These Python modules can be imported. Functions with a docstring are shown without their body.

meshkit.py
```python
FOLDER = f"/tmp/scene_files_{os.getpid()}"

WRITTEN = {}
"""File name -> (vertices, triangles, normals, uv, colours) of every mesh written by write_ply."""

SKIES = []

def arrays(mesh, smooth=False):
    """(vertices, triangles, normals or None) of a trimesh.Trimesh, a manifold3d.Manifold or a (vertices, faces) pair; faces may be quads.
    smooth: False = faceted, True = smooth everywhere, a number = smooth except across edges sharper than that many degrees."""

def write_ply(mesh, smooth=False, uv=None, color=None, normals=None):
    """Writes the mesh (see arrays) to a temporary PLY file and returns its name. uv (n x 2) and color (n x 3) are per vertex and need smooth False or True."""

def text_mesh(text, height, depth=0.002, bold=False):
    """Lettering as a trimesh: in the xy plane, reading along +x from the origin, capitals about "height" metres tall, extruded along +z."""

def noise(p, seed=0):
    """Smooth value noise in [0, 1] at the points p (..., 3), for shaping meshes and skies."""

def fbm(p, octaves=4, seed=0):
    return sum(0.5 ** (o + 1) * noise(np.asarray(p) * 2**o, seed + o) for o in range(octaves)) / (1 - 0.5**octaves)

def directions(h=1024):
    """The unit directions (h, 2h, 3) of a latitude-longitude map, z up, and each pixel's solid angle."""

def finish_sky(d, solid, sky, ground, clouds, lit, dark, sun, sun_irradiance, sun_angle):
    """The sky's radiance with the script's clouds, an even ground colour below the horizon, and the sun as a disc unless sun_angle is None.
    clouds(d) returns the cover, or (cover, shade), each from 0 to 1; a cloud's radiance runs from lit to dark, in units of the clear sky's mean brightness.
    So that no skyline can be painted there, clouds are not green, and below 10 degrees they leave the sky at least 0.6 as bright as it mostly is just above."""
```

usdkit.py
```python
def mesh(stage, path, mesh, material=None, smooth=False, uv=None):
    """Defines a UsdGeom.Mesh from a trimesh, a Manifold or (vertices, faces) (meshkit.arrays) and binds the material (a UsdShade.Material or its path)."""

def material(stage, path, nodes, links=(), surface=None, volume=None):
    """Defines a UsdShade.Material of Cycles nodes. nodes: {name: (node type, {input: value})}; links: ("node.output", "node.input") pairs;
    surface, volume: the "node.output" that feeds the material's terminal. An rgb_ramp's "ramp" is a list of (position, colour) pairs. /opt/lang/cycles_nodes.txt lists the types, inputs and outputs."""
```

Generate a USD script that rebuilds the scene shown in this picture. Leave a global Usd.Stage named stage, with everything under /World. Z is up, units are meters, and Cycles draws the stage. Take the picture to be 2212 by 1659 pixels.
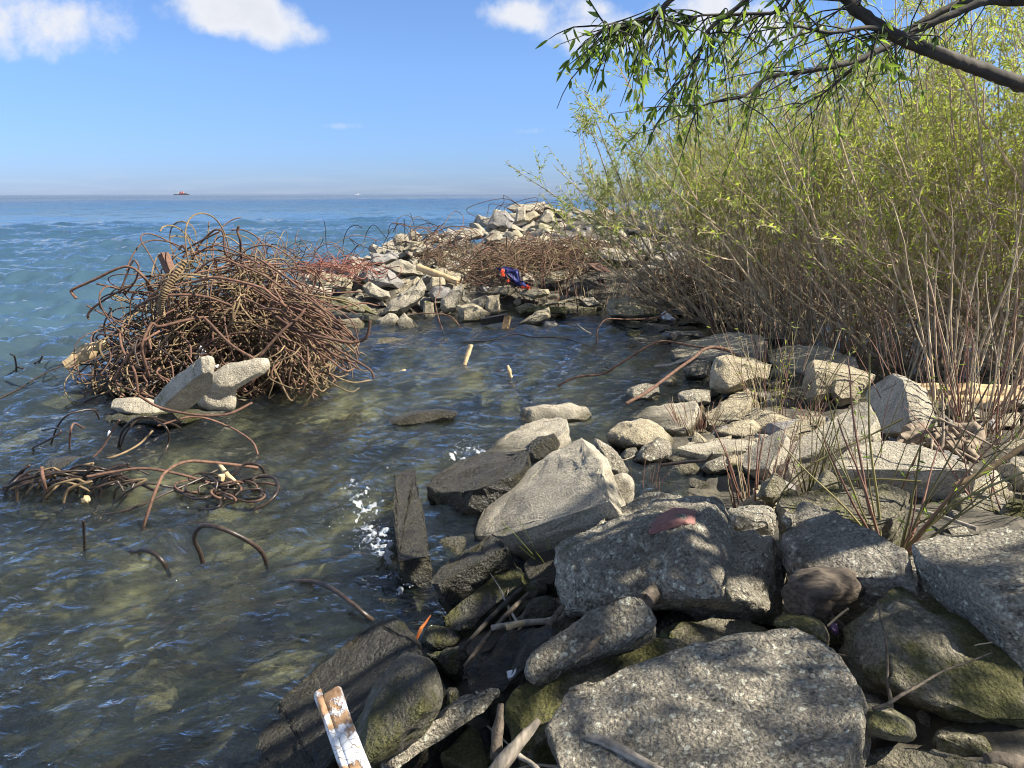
import math, numpy as np, trimesh, usdkit, meshkit
from manifold3d import Manifold, Mesh as MMesh
from scipy import sparse
from scipy.interpolate import RBFInterpolator
from pxr import Usd, UsdGeom, UsdLux, UsdShade, Gf, Sdf, Vt

stage = Usd.Stage.CreateInMemory()
UsdGeom.SetStageUpAxis(stage, UsdGeom.Tokens.z)
UsdGeom.SetStageMetersPerUnit(stage, 1.0)
world = UsdGeom.Xform.Define(stage, '/World')
stage.SetDefaultPrim(world.GetPrim())

# ------------------------------------------------------------------ camera
EYE = 2.0
TX, TY = .70, .525
PITCH = math.atan((829.5 - 417) / 829.5 * TY)
ROLL = math.radians(.2)
fwd = np.array([0, math.cos(PITCH), -math.sin(PITCH)])
_r = np.array([1., 0, 0]); _u = np.cross(_r, fwd)
right = _r * math.cos(ROLL) - _u * math.sin(ROLL)
up = _r * math.sin(ROLL) + _u * math.cos(ROLL)
eye = np.array([0, 0, EYE])
cam = UsdGeom.Camera.Define(stage, '/World/camera')
cm = np.eye(4); cm[0, :3], cm[1, :3], cm[2, :3], cm[3, :3] = right, up, -fwd, eye
cam.AddTransformOp().Set(Gf.Matrix4d(cm.tolist()))
cam.CreateHorizontalApertureAttr(36.0); cam.CreateVerticalApertureAttr(27.0)
cam.CreateFocalLengthAttr(18.0 / TX)
cam.CreateClippingRangeAttr(Gf.Vec2f(.05, 30000))
cam.CreateExposureAttr(1.62)

# ------------------------------------------------------------------ sky and sun
SUN_AZ, SUN_EL = math.radians(99), math.radians(46)
sun_dir = np.array([math.cos(SUN_EL) * math.sin(SUN_AZ), math.cos(SUN_EL) * math.cos(SUN_AZ), math.sin(SUN_EL)])

def ray(px, py):
    return fwd + right * ((px - 1106) / 1106 * TX) + up * ((829.5 - py) / 829.5 * TY)

def sky_material():
    N, K = {}, []
    N['sky'] = ('sky_texture', dict(sky_type='single_scattering', sun_disc=False, sun_elevation=SUN_EL, sun_rotation=SUN_AZ, altitude=0.0, air_density=1.0, aerosol_density=0.15, ozone_density=3.0))
    N['tc'] = ('texture_coordinate', {})
    N['xyz'] = ('separate_xyz', {}); K.append(('tc.generated', 'xyz.vector'))
    def mt(n, kind, a, b=None, c=None, clamp=False):
        d = dict(math_type=kind, use_clamp=clamp)
        for i, v in enumerate((a, b, c)):
            if v is None: continue
            if isinstance(v, str): K.append((v, f'{n}.value{i+1}'))
            else: d[f'value{i+1}'] = v
        N[n] = ('math', d); return n + '.value'
    yy = mt('ymax', 'maximum', 'xyz.y', .02)
    a = mt('a', 'divide', 'xyz.x', yy); e = mt('e', 'divide', 'xyz.z', yy)
    N['cmb'] = ('combine_xyz', {}); K += [(a, 'cmb.x'), (e, 'cmb.y')]
    N['n1'] = ('noise_texture', dict(scale=7.0, detail=7.0, roughness=.58)); K.append(('cmb.vector', 'n1.vector'))
    N['n2'] = ('noise_texture', dict(scale=22.0, detail=5.0, roughness=.6)); K.append(('cmb.vector', 'n2.vector'))
    nz = mt('nz', 'multiply_add', 'n2.fac', .45, mt('nz0', 'multiply', 'n1.fac', 1.0))      # about .72
    cl = [(95, 48, 200, 84, 1.5, 0), (45, 0, 230, 70, 1.2, 0), (525, 35, 165, 68, 1.5, .22), (640, 68, 105, 33, 1.0, .1), (440, 5, 110, 50, .9, 0), (725, 70, 40, 22, .45, 0),
          (962, 44, 45, 22, .5, 0), (945, 8, 45, 14, .5, 0), (1130, 32, 140, 42, 1.15, 0), (1330, 70, 190, 58, 1.35, 0), (1270, 20, 120, 44, 1.1, 0), (1480, 35, 170, 66, 1.2, 0), (795, 100, 40, 20, .3, 0),
          (1700, 60, 220, 70, .7, 0), (1140, 283, 90, 12, .62, 0), (400, 249, 90, 7, .5, 0.06), (765, 272, 70, 9, .42, 0), (1250, 70, 110, 30, .4, 0)]
    total = None; shade = None
    for i, (u, v, ru, rv, s, sl) in enumerate(cl):
        d = ray(u, v); a0, e0 = d[0] / d[1], d[2] / d[1]
        ra, re = ru / 1106 * TX, rv / 829.5 * TY * 1.0
        xa = mt(f'xa{i}', 'multiply', mt(f'xs{i}', 'subtract', a, a0), 1 / ra)
        eb = mt(f'ea{i}', 'subtract', e, e0)
        if sl: eb = mt(f'es{i}', 'multiply_add', mt(f'eq{i}', 'subtract', a, a0), sl, eb)
        xe = mt(f'xe{i}', 'multiply', eb, 1 / re)
        r2 = mt(f'r2{i}', 'multiply_add', xa, xa, mt(f'ee{i}', 'multiply', xe, xe))
        g = mt(f'g{i}', 'multiply', mt(f'gg{i}', 'subtract', 1.0, r2), s)
        g = mt(f'gc{i}', 'maximum', g, -1.0)
        total = g if total is None else mt(f'mx{i}', 'maximum', total, g)
    m = mt('m1', 'multiply_add', nz, 3.3, mt('m0', 'subtract', total, 2.72))
    N['ms'] = ('map_range', dict(range_type='smoothstep', from_min=.0, from_max=1.05, to_min=0.0, to_max=.96, clamp=True)); K.append((m, 'ms.value'))
    # low bank of far cloud along the horizon
    N['mph'] = ('mapping', dict(scale=(5.0, 60.0, 1))); K.append(('cmb.vector', 'mph.vector'))
    N['nh'] = ('noise_texture', dict(scale=1.6, detail=6.0, roughness=.6)); K.append(('mph.vector', 'nh.vector'))
    N['hb'] = ('map_range', dict(range_type='smoothstep', from_min=.048, from_max=.008, clamp=True)); K.append((e, 'hb.value'))
    N['hn'] = ('map_range', dict(range_type='smoothstep', from_min=.42, from_max=.68, to_max=.14, clamp=True)); K.append(('nh.fac', 'hn.value'))
    hb = mt('hbb', 'multiply', 'hb.result', 'hn.result')
    # scattered fair weather cloud in the rest of the sky (overhead and behind)
    N['mp2'] = ('mapping', dict(scale=(1.0, 1.0, 1.6))); K.append(('tc.generated', 'mp2.vector'))
    N['n3'] = ('noise_texture', dict(scale=3.2, detail=7.0, roughness=.55)); K.append(('mp2.vector', 'n3.vector'))
    N['c3'] = ('map_range', dict(range_type='smoothstep', from_min=.43, from_max=.6, to_max=.92, clamp=True)); K.append(('n3.fac', 'c3.value'))
    N['up'] = ('map_range', dict(range_type='smoothstep', from_min=.42, from_max=.6, clamp=True)); K.append(('xyz.z', 'up.value'))
    N['bk'] = ('map_range', dict(range_type='smoothstep', from_min=.1, from_max=-.2, clamp=True)); K.append(('xyz.y', 'bk.value'))
    N['lo'] = ('map_range', dict(range_type='smoothstep', from_min=.05, from_max=.2, clamp=True)); K.append(('xyz.z', 'lo.value'))
    rest = mt('rest', 'multiply', mt('rr', 'multiply', 'c3.result', 'lo.result'), mt('ub', 'maximum', 'up.result', 'bk.result'))
    front = mt('fy', 'greater_than', 'xyz.y', .05)
    cov = mt('cov', 'maximum', mt('cf', 'multiply', mt('cmx', 'maximum', 'ms.result', hb), front), rest)
    # cloud tone: thin edges bright, thick parts and undersides a little grey
    N['tone'] = ('rgb_ramp', dict(ramp=[(0, (4.2, 4.6, 5.4)), (.4, (4.9, 5.0, 5.3)), (.75, (4.2, 4.35, 4.7)), (1, (3.1, 3.25, 3.7))]))
    N['tn'] = ('map_range', dict(from_min=0.0, from_max=2.6, clamp=True)); K.append((m, 'tn.value')); K.append(('tn.result', 'tone.fac'))
    N['skr'] = ('rgb_ramp', dict(ramp=[(0, (.31, .43, .82)), (.05, (.39, .53, .90)), (.15, (.56, .69, .96)), (.3, (.67, .77, .97)), (.6, (.64, .72, .84)), (1, (.68, .72, .78))])); K.append(('xyz.z', 'skr.fac'))
    N['skm'] = ('mix_color', dict(blend_type='multiply', fac=1.0, use_clamp=False)); K += [('sky.color', 'skm.a'), ('skr.color', 'skm.b')]
    N['mix'] = ('mix_color', dict(blend_type='mix', use_clamp=False)); K += [(cov, 'mix.fac'), ('skm.result', 'mix.a'), ('tone.color', 'mix.b')]
    N['bg'] = ('background_shader', dict(strength=0.058)); K.append(('mix.result', 'bg.color'))
    return usdkit.material(stage, '/World/Looks/sky_look', N, K, surface='bg.background')

UsdGeom.Scope.Define(stage, '/World/Looks')
dome = UsdLux.DomeLight.Define(stage, '/World/sky')
UsdShade.MaterialBindingAPI.Apply(dome.GetPrim()).Bind(sky_material())
dome.GetPrim().SetCustomDataByKey('kind', 'structure')
sun = UsdLux.DistantLight.Define(stage, '/World/sun')
sun.CreateNormalizeAttr(True); sun.CreateIntensityAttr(1.25); sun.CreateAngleAttr(0.5); sun.CreateColorAttr(Gf.Vec3f(1.0, .93, .80))
zx = sun_dir; xx = np.cross([0, 0, 1.], zx); xx /= np.linalg.norm(xx); yx = np.cross(zx, xx)
sm = np.eye(4); sm[0, :3], sm[1, :3], sm[2, :3] = xx, yx, zx
sun.AddTransformOp().Set(Gf.Matrix4d(sm.tolist()))

# ------------------------------------------------------------------ helpers
def P(px, py, z=0.):
    d = ray(px, py); return eye + d * ((z - EYE) / d[2])

def Q(px, py, y):
    d = ray(px, py); return eye + d * (y / d[1])

def on_plane(px, py, o, n):
    d = ray(px, py); return eye + d * (((o - eye) @ n) / (d @ n))

taken = {}
def numbered(parent, name):
    k = taken.get((parent, name), -1) + 1
    taken[(parent, name)] = k
    return name if k == 0 else f'{name}_{k:03d}'

def tag(p, label=None, cat=None, group=None, kind=None):
    for k, v in (('label', label), ('category', cat), ('group', group), ('kind', kind)):
        if v: p.SetCustomDataByKey(k, v)
    return p

def xf(name, loc=(0, 0, 0), rotz=0, parent='/World'):
    x = UsdGeom.Xform.Define(stage, f'{parent}/{numbered(parent, name)}')
    x.AddTranslateOp().Set(Gf.Vec3d(*map(float, loc)))
    if rotz: x.AddRotateZOp().Set(float(rotz))
    return x

def obj(name, mesh, m, parent='/World', smooth=False, loc=None):
    parent = str(parent.GetPath()) if hasattr(parent, 'GetPath') else parent
    path = f'{parent}/{numbered(parent, name)}'
    if loc is not None:
        v, f = (mesh.vertices, mesh.faces) if hasattr(mesh, 'vertices') else mesh
        mesh = (np.asarray(v) - np.asarray(loc), f)
    g = usdkit.mesh(stage, path, mesh, m, smooth=smooth)
    if loc is not None: g.AddTranslateOp().Set(Gf.Vec3d(*map(float, loc)))
    return g.GetPrim()

def base_of(v):
    v = np.asarray(v); c = v.mean(0); return np.array([c[0], c[1], v[:, 2].min()])

class MB:
    """collects (vertices, triangles)"""
    def __init__(s): s.v, s.f, s.n = [], [], 0
    def add(s, v, f):
        s.v.append(np.asarray(v, float)); s.f.append(np.asarray(f, int) + s.n); s.n += len(v)
    def get(s): return np.vstack(s.v), np.vstack(s.f)

def tube(p, r, sides=5, cap=True):
    p = np.asarray(p, float); n = len(p); r = np.broadcast_to(r, (n,))
    t = np.gradient(p, axis=0); t /= np.linalg.norm(t, axis=1, keepdims=True) + 1e-12
    a = np.zeros((n, 3)); x = np.cross(t[0], [0, 0, 1.] if abs(t[0][2]) < .9 else [1., 0, 0]); x /= np.linalg.norm(x)
    for i in range(n):
        x = x - t[i] * (x @ t[i]); x /= np.linalg.norm(x) + 1e-12; a[i] = x
    b = np.cross(t, a); g = np.arange(sides) * 2 * np.pi / sides
    v = (p[:, None] + r[:, None, None] * (np.cos(g)[None, :, None] * a[:, None] + np.sin(g)[None, :, None] * b[:, None])).reshape(-1, 3)
    i, j = np.meshgrid(np.arange(n - 1), np.arange(sides), indexing='ij'); k = (j + 1) % sides
    f = np.stack([i * sides + j, i * sides + k, (i + 1) * sides + k, (i + 1) * sides + j], -1).reshape(-1, 4)
    f = np.vstack([f[:, [0, 1, 2]], f[:, [0, 2, 3]]])
    if cap:
        m = len(v); v = np.vstack([v, p[0], p[-1]]); j = np.arange(sides); k = (j + 1) % sides; e = (n - 1) * sides
        f = np.vstack([f, np.stack([np.full(sides, m), k, j], 1), np.stack([np.full(sides, m + 1), e + j, e + k], 1)])
    return v, f

def spline(pts, n):
    """Catmull-Rom through the points, n samples"""
    p = np.asarray(pts, float); p = np.vstack([2 * p[0] - p[1], p, 2 * p[-1] - p[-2]])
    t = np.linspace(0, len(p) - 3 - 1e-6, n); i = t.astype(int); u = (t - i)[:, None]
    a, b, c, d = p[i], p[i + 1], p[i + 2], p[i + 3]
    return .5 * (2 * b + (c - a) * u + (2 * a - 5 * b + 4 * c - d) * u ** 2 + (3 * b - a - 3 * c + d) * u ** 3)

def smooth_mesh(v, f, it, lam=.6):
    if it <= 0: return v
    e = np.vstack([f[:, [0, 1]], f[:, [1, 2]], f[:, [2, 0]]]); n = len(v)
    A = sparse.coo_matrix((np.ones(len(e) * 2), (np.r_[e[:, 0], e[:, 1]], np.r_[e[:, 1], e[:, 0]])), shape=(n, n)).tocsr()
    A.data[:] = 1; d = 1 / np.maximum(np.asarray(A.sum(1)).ravel(), 1); W = sparse.diags(d) @ A
    for _ in range(it): v = v + lam * (W @ v - v)
    return v

def normals(v, f):
    n = np.zeros_like(v); c = np.cross(v[f[:, 1]] - v[f[:, 0]], v[f[:, 2]] - v[f[:, 0]])
    for k in range(3): np.add.at(n, f[:, k], c)
    return n / (np.linalg.norm(n, axis=1, keepdims=True) + 1e-12)

def rockify(hulls, L, rnd, amp, seed, cuts=7, strata=0):
    """hulls: point sets. Broken concrete: cut corners, rounded edges, uneven faces."""
    rng = np.random.default_rng(seed); M = Manifold()
    for h in hulls:
        h = np.asarray(h, float); B = Manifold.hull_points(h.astype(np.float32)); c = h.mean(0)
        for _ in range(cuts):
            n = rng.normal(size=3); n /= np.linalg.norm(n)
            s = (h @ n).max(); s0 = c @ n
            B = B.trim_by_plane((-n).tolist(), float(-(s0 + (s - s0) * rng.uniform(.86, .97))))
        M = M + B
    size = np.ptp(np.vstack(hulls), axis=0).max()
    amp *= 1.35; rnd = max(1, int(round(rnd * .65)))
    m = M.refine_to_length(L).to_mesh(); v = np.array(m.vert_properties[:, :3], float); f = np.array(m.tri_verts)
    v, f = weld(v, f)
    v = v + normals(v, f) * (amp * 1.2 * (meshkit.fbm(v / (size * .22) + seed * 7.3, 2, seed) - .5))[:, None]
    v = smooth_mesh(v, f, rnd)
    n = normals(v, f)
    d = amp * 1.3 * (meshkit.fbm(v / (size * .30) + seed * 3.1, 3, seed) - .5) + amp * 1.05 * (meshkit.fbm(v / max(.09, 2.5 * L) + 11, 3, seed + 5) - .5)
    d -= amp * 1.1 * np.clip(meshkit.fbm(v / max(.16, 3 * L) + 31, 2, seed + 9) - .62, 0, 1) * 2
    d -= amp * .8 * np.abs(meshkit.noise(v / max(.045, 2.2 * L) + 61, seed + 3) - .5)
    if strata:
        ax = np.array([.25, .2, .95]); d += strata * (meshkit.noise(np.stack([v @ ax * 28, v[:, 0] * 2.0, v[:, 1] * 2.0], 1), seed) - .5)
    return v + n * d[:, None], f

def weld(v, f):
    q, inv = np.unique(np.round(v, 6), axis=0, return_inverse=True)
    f = inv.ravel()[f]; ok = (f[:, 0] != f[:, 1]) & (f[:, 1] != f[:, 2]) & (f[:, 0] != f[:, 2])
    return q, f[ok]

def slab_pts(poly, z, th, shrink=.9):
    """top face by picture outline, lying in the plane of z (a height, or three (u,v,z))"""
    if np.ndim(z) == 0: o, n = np.array([0, 0, float(z)]), np.array([0, 0, 1.])
    else:
        a, b, c = (P(*q) for q in z); o, n = a, np.cross(b - a, c - a); n /= np.linalg.norm(n)
        if n[2] < 0: n = -n
    t = np.array([on_plane(u, v, o, n) for u, v in poly]); c = t.mean(0)
    return np.vstack([t, c + (t - c) * (1 + .02) - n * th * .35, c + (t - c) * shrink - n * th])

def boulder_pts(sil, zb=None, t=.3, y=None, front=(), lean=.45):
    """silhouette seen from the camera given real depth: bulging towards the front and a back of its own"""
    s = np.asarray(sil, float); c = s.mean(0); vb, vt = s[:, 1].max(), s[:, 1].min()
    k = s[:, 1].argmax()
    if y is None: y = P(s[k, 0], vb, zb)[1]
    w = (vb - s[:, 1]) / max(vb - vt, 1e-6)
    out = [Q(u, v, y + .06 * t + lean * t * q) for (u, v), q in zip(s, w)]
    out += [Q(*(c + (p - c) * .62), y + (-.16 + lean * q * .8) * t) for p, q in zip(s, w)]
    out += [Q(*(c + (p - c) * .93), y + (.55 + .3 * lean * q) * t) for p, q in zip(s, w)]
    out += [Q(*(c + (p - c) * .72), y + t) for p in s]
    out += [Q(u, v, y + dy) for u, v, dy in front]
    return np.array(out)

def hit(v, f, px, py):
    """distance along the sight line at which a mesh is met"""
    d = ray(px, py); a, b, c = v[f[:, 0]], v[f[:, 1]], v[f[:, 2]]; e1, e2 = b - a, c - a; h = np.cross(d, e2); k = (e1 * h).sum(1); k = np.where(np.abs(k) < 1e-12, 1e-12, k)
    s = eye - a; u = (s * h).sum(1) / k; q = np.cross(s, e1); w = (q @ d) / k; t = (e2 * q).sum(1) / k; ok = (u >= 0) & (w >= 0) & (u + w <= 1) & (t > .1)
    return t[ok].min() if ok.any() else None
def touch(v, f, px, py, off=0.):
    t = hit(v, f, px, py); return None if t is None else eye + ray(px, py) * t - ray(px, py) * off

# ------------------------------------------------------------------ materials
def concrete(name, base, dark, light, agg=45., amt=.5, moss=.0, wet=.0, bump=.6, stain=None, mosscol=(.105, .105, .022), rough=.92, line=.13):
    N = {'geo': ('geometry', {}), 'xyz': ('separate_xyz', {})}
    K = [('geo.position', 'xyz.vector')]
    def noise(n, s, d=4., r=.55, k=0):
        N[n] = ('noise_texture', dict(scale=s, detail=d, roughness=r)); K.append(('geo.position', n + '.vector'))
    noise('nl', 1.9, 5., .6); noise('nm', 11., 5., .65); noise('nf', 95., 4., .65); noise('ns', 4.5, 6., .65)
    N['nd'] = ('noise_texture', dict(scale=55., detail=2.)); K.append(('geo.position', 'nd.vector'))
    N['wv'] = ('vector_math', dict(math_type='multiply_add', vector2=(.022, .022, .022))); K += [('nd.color', 'wv.vector1'), ('geo.position', 'wv.vector3')]
    N['vo'] = ('voronoi_texture', dict(scale=agg, feature='f1', randomness=1.0)); K.append(('wv.vector', 'vo.vector'))
    N['vb'] = ('voronoi_texture', dict(scale=agg * .75, feature='f1', randomness=1.0)); K.append(('wv.vector', 'vb.vector'))
    N['sc'] = ('separate_color', {}); K.append(('vo.color', 'sc.color'))
    N['sb'] = ('separate_color', {}); K.append(('vb.color', 'sb.color'))
    N['r1'] = ('rgb_ramp', dict(ramp=[(.28, dark), (.5, base), (.72, light)])); K.append(('nl.fac', 'r1.fac'))
    N['r2'] = ('rgb_ramp', dict(ramp=[(.3, tuple(.62 * c for c in base)), (.52, base), (.75, light)])); K.append(('nm.fac', 'r2.fac'))
    N['m1'] = ('mix_color', dict(fac=.5)); K += [('r1.color', 'm1.a'), ('r2.color', 'm1.b')]
    # pebbles of the aggregate: each its own tone
    hi = tuple(min(.62, 1.55 * c) for c in light); lo = tuple(.8 * c for c in dark)
    N['pr'] = ('rgb_ramp', dict(ramp=[(0, lo), (.2, dark), (.5, base), (.8, light), (1., hi)])); K.append(('sc.r', 'pr.fac'))
    N['pm'] = ('map_range', dict(range_type='smoothstep', from_min=.62, from_max=.28, to_max=amt, clamp=True)); K.append(('vo.distance', 'pm.value'))
    noise('nz', 6., 4., .6); N['pz'] = ('map_range', dict(from_min=.36, from_max=.6, to_min=.15, clamp=True)); K.append(('nz.fac', 'pz.value'))
    N['pq'] = ('math', dict(math_type='multiply')); K += [('pm.result', 'pq.value1'), ('pz.result', 'pq.value2')]
    N['m2'] = ('mix_color', {}); K += [('pq.value', 'm2.fac'), ('m1.result', 'm2.a'), ('pr.color', 'm2.b')]
    N['bm'] = ('map_range', dict(from_min=.88, from_max=.92, to_max=amt * .8, clamp=True)); K.append(('sb.g', 'bm.value'))
    N['bd'] = ('map_range', dict(from_min=.5, from_max=.38, clamp=True)); K.append(('vb.distance', 'bd.value'))
    N['bmm'] = ('math', dict(math_type='multiply')); K += [('bm.result', 'bmm.value1'), ('bd.result', 'bmm.value2')]
    N['m3'] = ('mix_color', dict(b=hi)); K += [('bmm.value', 'm3.fac'), ('m2.result', 'm3.a')]
    N['fr'] = ('rgb_ramp', dict(ramp=[(.3, (.36, .36, .36)), (.5, (1, 1, 1)), (.68, (1.55, 1.55, 1.5))])); K.append(('nf.fac', 'fr.fac'))
    N['m4'] = ('mix_color', dict(blend_type='multiply', fac=.85, use_clamp=False)); K += [('m3.result', 'm4.a'), ('fr.color', 'm4.b')]
    last = 'm4.result'
    if stain:
        N['st'] = ('map_range', dict(range_type='smoothstep', from_min=.6, from_max=.72, to_max=.8, clamp=True)); K.append(('ns.fac', 'st.value'))
        N['m5'] = ('mix_color', dict(b=stain)); K += [('st.result', 'm5.fac'), (last, 'm5.a')]; last = 'm5.result'
    noise('nq', 2.7, 7., .68)
    N['dq'] = ('map_range', dict(range_type='smoothstep', from_min=.5, from_max=.66, to_max=.62, clamp=True)); K.append(('nq.fac', 'dq.value'))
    N['m8'] = ('mix_color', dict(blend_type='multiply', b=(.42, .40, .36))); K += [('dq.result', 'm8.fac'), (last, 'm8.a')]; last = 'm8.result'
    if moss:
        noise('mo', 3.1, 6., .7)
        N['mr'] = ('map_range', dict(range_type='smoothstep', from_min=.66 - .3 * moss, from_max=.78 - .3 * moss, to_max=.85, clamp=True)); K.append(('mo.fac', 'mr.value'))
        N['mcr'] = ('rgb_ramp', dict(ramp=[(.3, tuple(.45 * c for c in mosscol)), (.55, mosscol), (.75, (.16, .15, .05))])); K.append(('nf.fac', 'mcr.fac'))
        N['m6'] = ('mix_color', {}); K += [('mr.result', 'm6.fac'), (last, 'm6.a'), ('mcr.color', 'm6.b')]; last = 'm6.result'
    # damp dark algae band just above the water line
    N['wl'] = ('math', dict(math_type='multiply_add', value2=-.16)); K += [('ns.fac', 'wl.value1'), ('xyz.z', 'wl.value3')]
    N['wr'] = ('map_range', dict(range_type='smoothstep', from_min=line - .06, from_max=line - .17, clamp=True)); K.append(('wl.value', 'wr.value'))
    wf = 'wr.result'
    if wet:
        N['wm'] = ('math', dict(math_type='maximum', value2=float(wet))); K.append((wf, 'wm.value1')); wf = 'wm.value'
    N['wc'] = ('mix_color', dict(blend_type='multiply', fac=1., b=(.24, .235, .19))); K.append((last, 'wc.a'))
    N['m7'] = ('mix_color', {}); K += [(wf, 'm7.fac'), (last, 'm7.a'), ('wc.result', 'm7.b')]
    N['ro'] = ('map_range', dict(to_min=rough, to_max=.3)); K.append((wf, 'ro.value'))
    # relief
    N['h1'] = ('math', dict(math_type='multiply_add', value2=-.55)); K += [('vo.distance', 'h1.value1'), ('nf.fac', 'h1.value3')]
    N['h2'] = ('math', dict(math_type='multiply_add', value2=2.6)); K += [('nm.fac', 'h2.value1'), ('h1.value', 'h2.value3')]
    noise('nr', 30., 5., .7); N['h3'] = ('math', dict(math_type='multiply_add', value2=2.3)); K += [('nr.fac', 'h3.value1'), ('h2.value', 'h3.value3')]
    N['bu'] = ('bump', dict(strength=min(1, bump * 1.3), distance=.027)); K.append(('h3.value', 'bu.height'))
    N['p'] = ('principled_bsdf', dict(specular_ior_level=.4)); K += [('m7.result', 'p.base_color'), ('ro.result', 'p.roughness'), ('bu.normal', 'p.normal')]
    return usdkit.material(stage, f'/World/Looks/{name}', N, K, surface='p.BSDF')

def simple(name, a, b, scale=20., rough=.85, bump=.3, stretch=None, metallic=0, dist=.004, spec=.4, random=0):
    N = {'geo': ('texture_coordinate', {}) if stretch else ('geometry', {}), 'n': ('noise_texture', dict(scale=scale, detail=5., roughness=.62)),
         'r': ('rgb_ramp', dict(ramp=[(.32, a), (.68, b)])), 'p': ('principled_bsdf', dict(roughness=rough, metallic=metallic, specular_ior_level=spec)),
         'bu': ('bump', dict(strength=bump, distance=dist))}
    K = [('n.fac', 'r.fac'), ('n.fac', 'bu.height'), ('bu.normal', 'p.normal')]
    src = 'geo.object' if stretch else 'geo.position'
    if stretch:
        N['mp'] = ('mapping', dict(scale=stretch)); K += [(src, 'mp.vector'), ('mp.vector', 'n.vector')]
    else: K.append((src, 'n.vector'))
    last = 'r.color'
    if random:
        N['oi'] = ('object_info', {}); N['rr'] = ('map_range', dict(to_min=1 - random, to_max=1 + random)); K.append(('oi.random', 'rr.value'))
        N['mm'] = ('mix_color', dict(blend_type='multiply', fac=1., use_clamp=False)); N['cc'] = ('combine_xyz', {})
        K += [('rr.result', 'cc.x'), ('rr.result', 'cc.y'), ('rr.result', 'cc.z'), (last, 'mm.a'), ('cc.vector', 'mm.b')]; last = 'mm.result'
    K.append((last, 'p.base_color'))
    return usdkit.material(stage, f'/World/Looks/{name}', N, K, surface='p.BSDF')

def leaf_mat(name, a, b, trans, tw=.45, scale=8., rough=.5):
    N = {'geo': ('geometry', {}), 'n': ('noise_texture', dict(scale=scale, detail=3.)), 'wn': ('white_noise_texture', dict(dimensions='3D')), 'mv': ('vector_math', dict(vector_math_type='snap')),
         'r': ('rgb_ramp', dict(ramp=[(.3, tuple(.75 * c for c in a)), (.5, tuple(.5 * (c + d) for c, d in zip(a, b))), (.7, tuple(1.2 * c for c in b))])), 'rt': ('rgb_ramp', dict(ramp=[(.3, tuple(.6 * c for c in trans)), (.7, tuple(1.2 * c for c in trans))])), 'p': ('principled_bsdf', dict(roughness=rough, specular_ior_level=.45)), 't': ('translucent_bsdf', {}), 'm': ('mix_closure', dict(fac=tw))}
    del N['mv'], N['wn']
    K = [('geo.position', 'n.vector'), ('n.fac', 'r.fac'), ('r.color', 'p.base_color'), ('n.fac', 'rt.fac'), ('rt.color', 't.color'), ('p.BSDF', 'm.closure1'), ('t.BSDF', 'm.closure2')]
    return usdkit.material(stage, f'/World/Looks/{name}', N, K, surface='m.closure')

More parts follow.
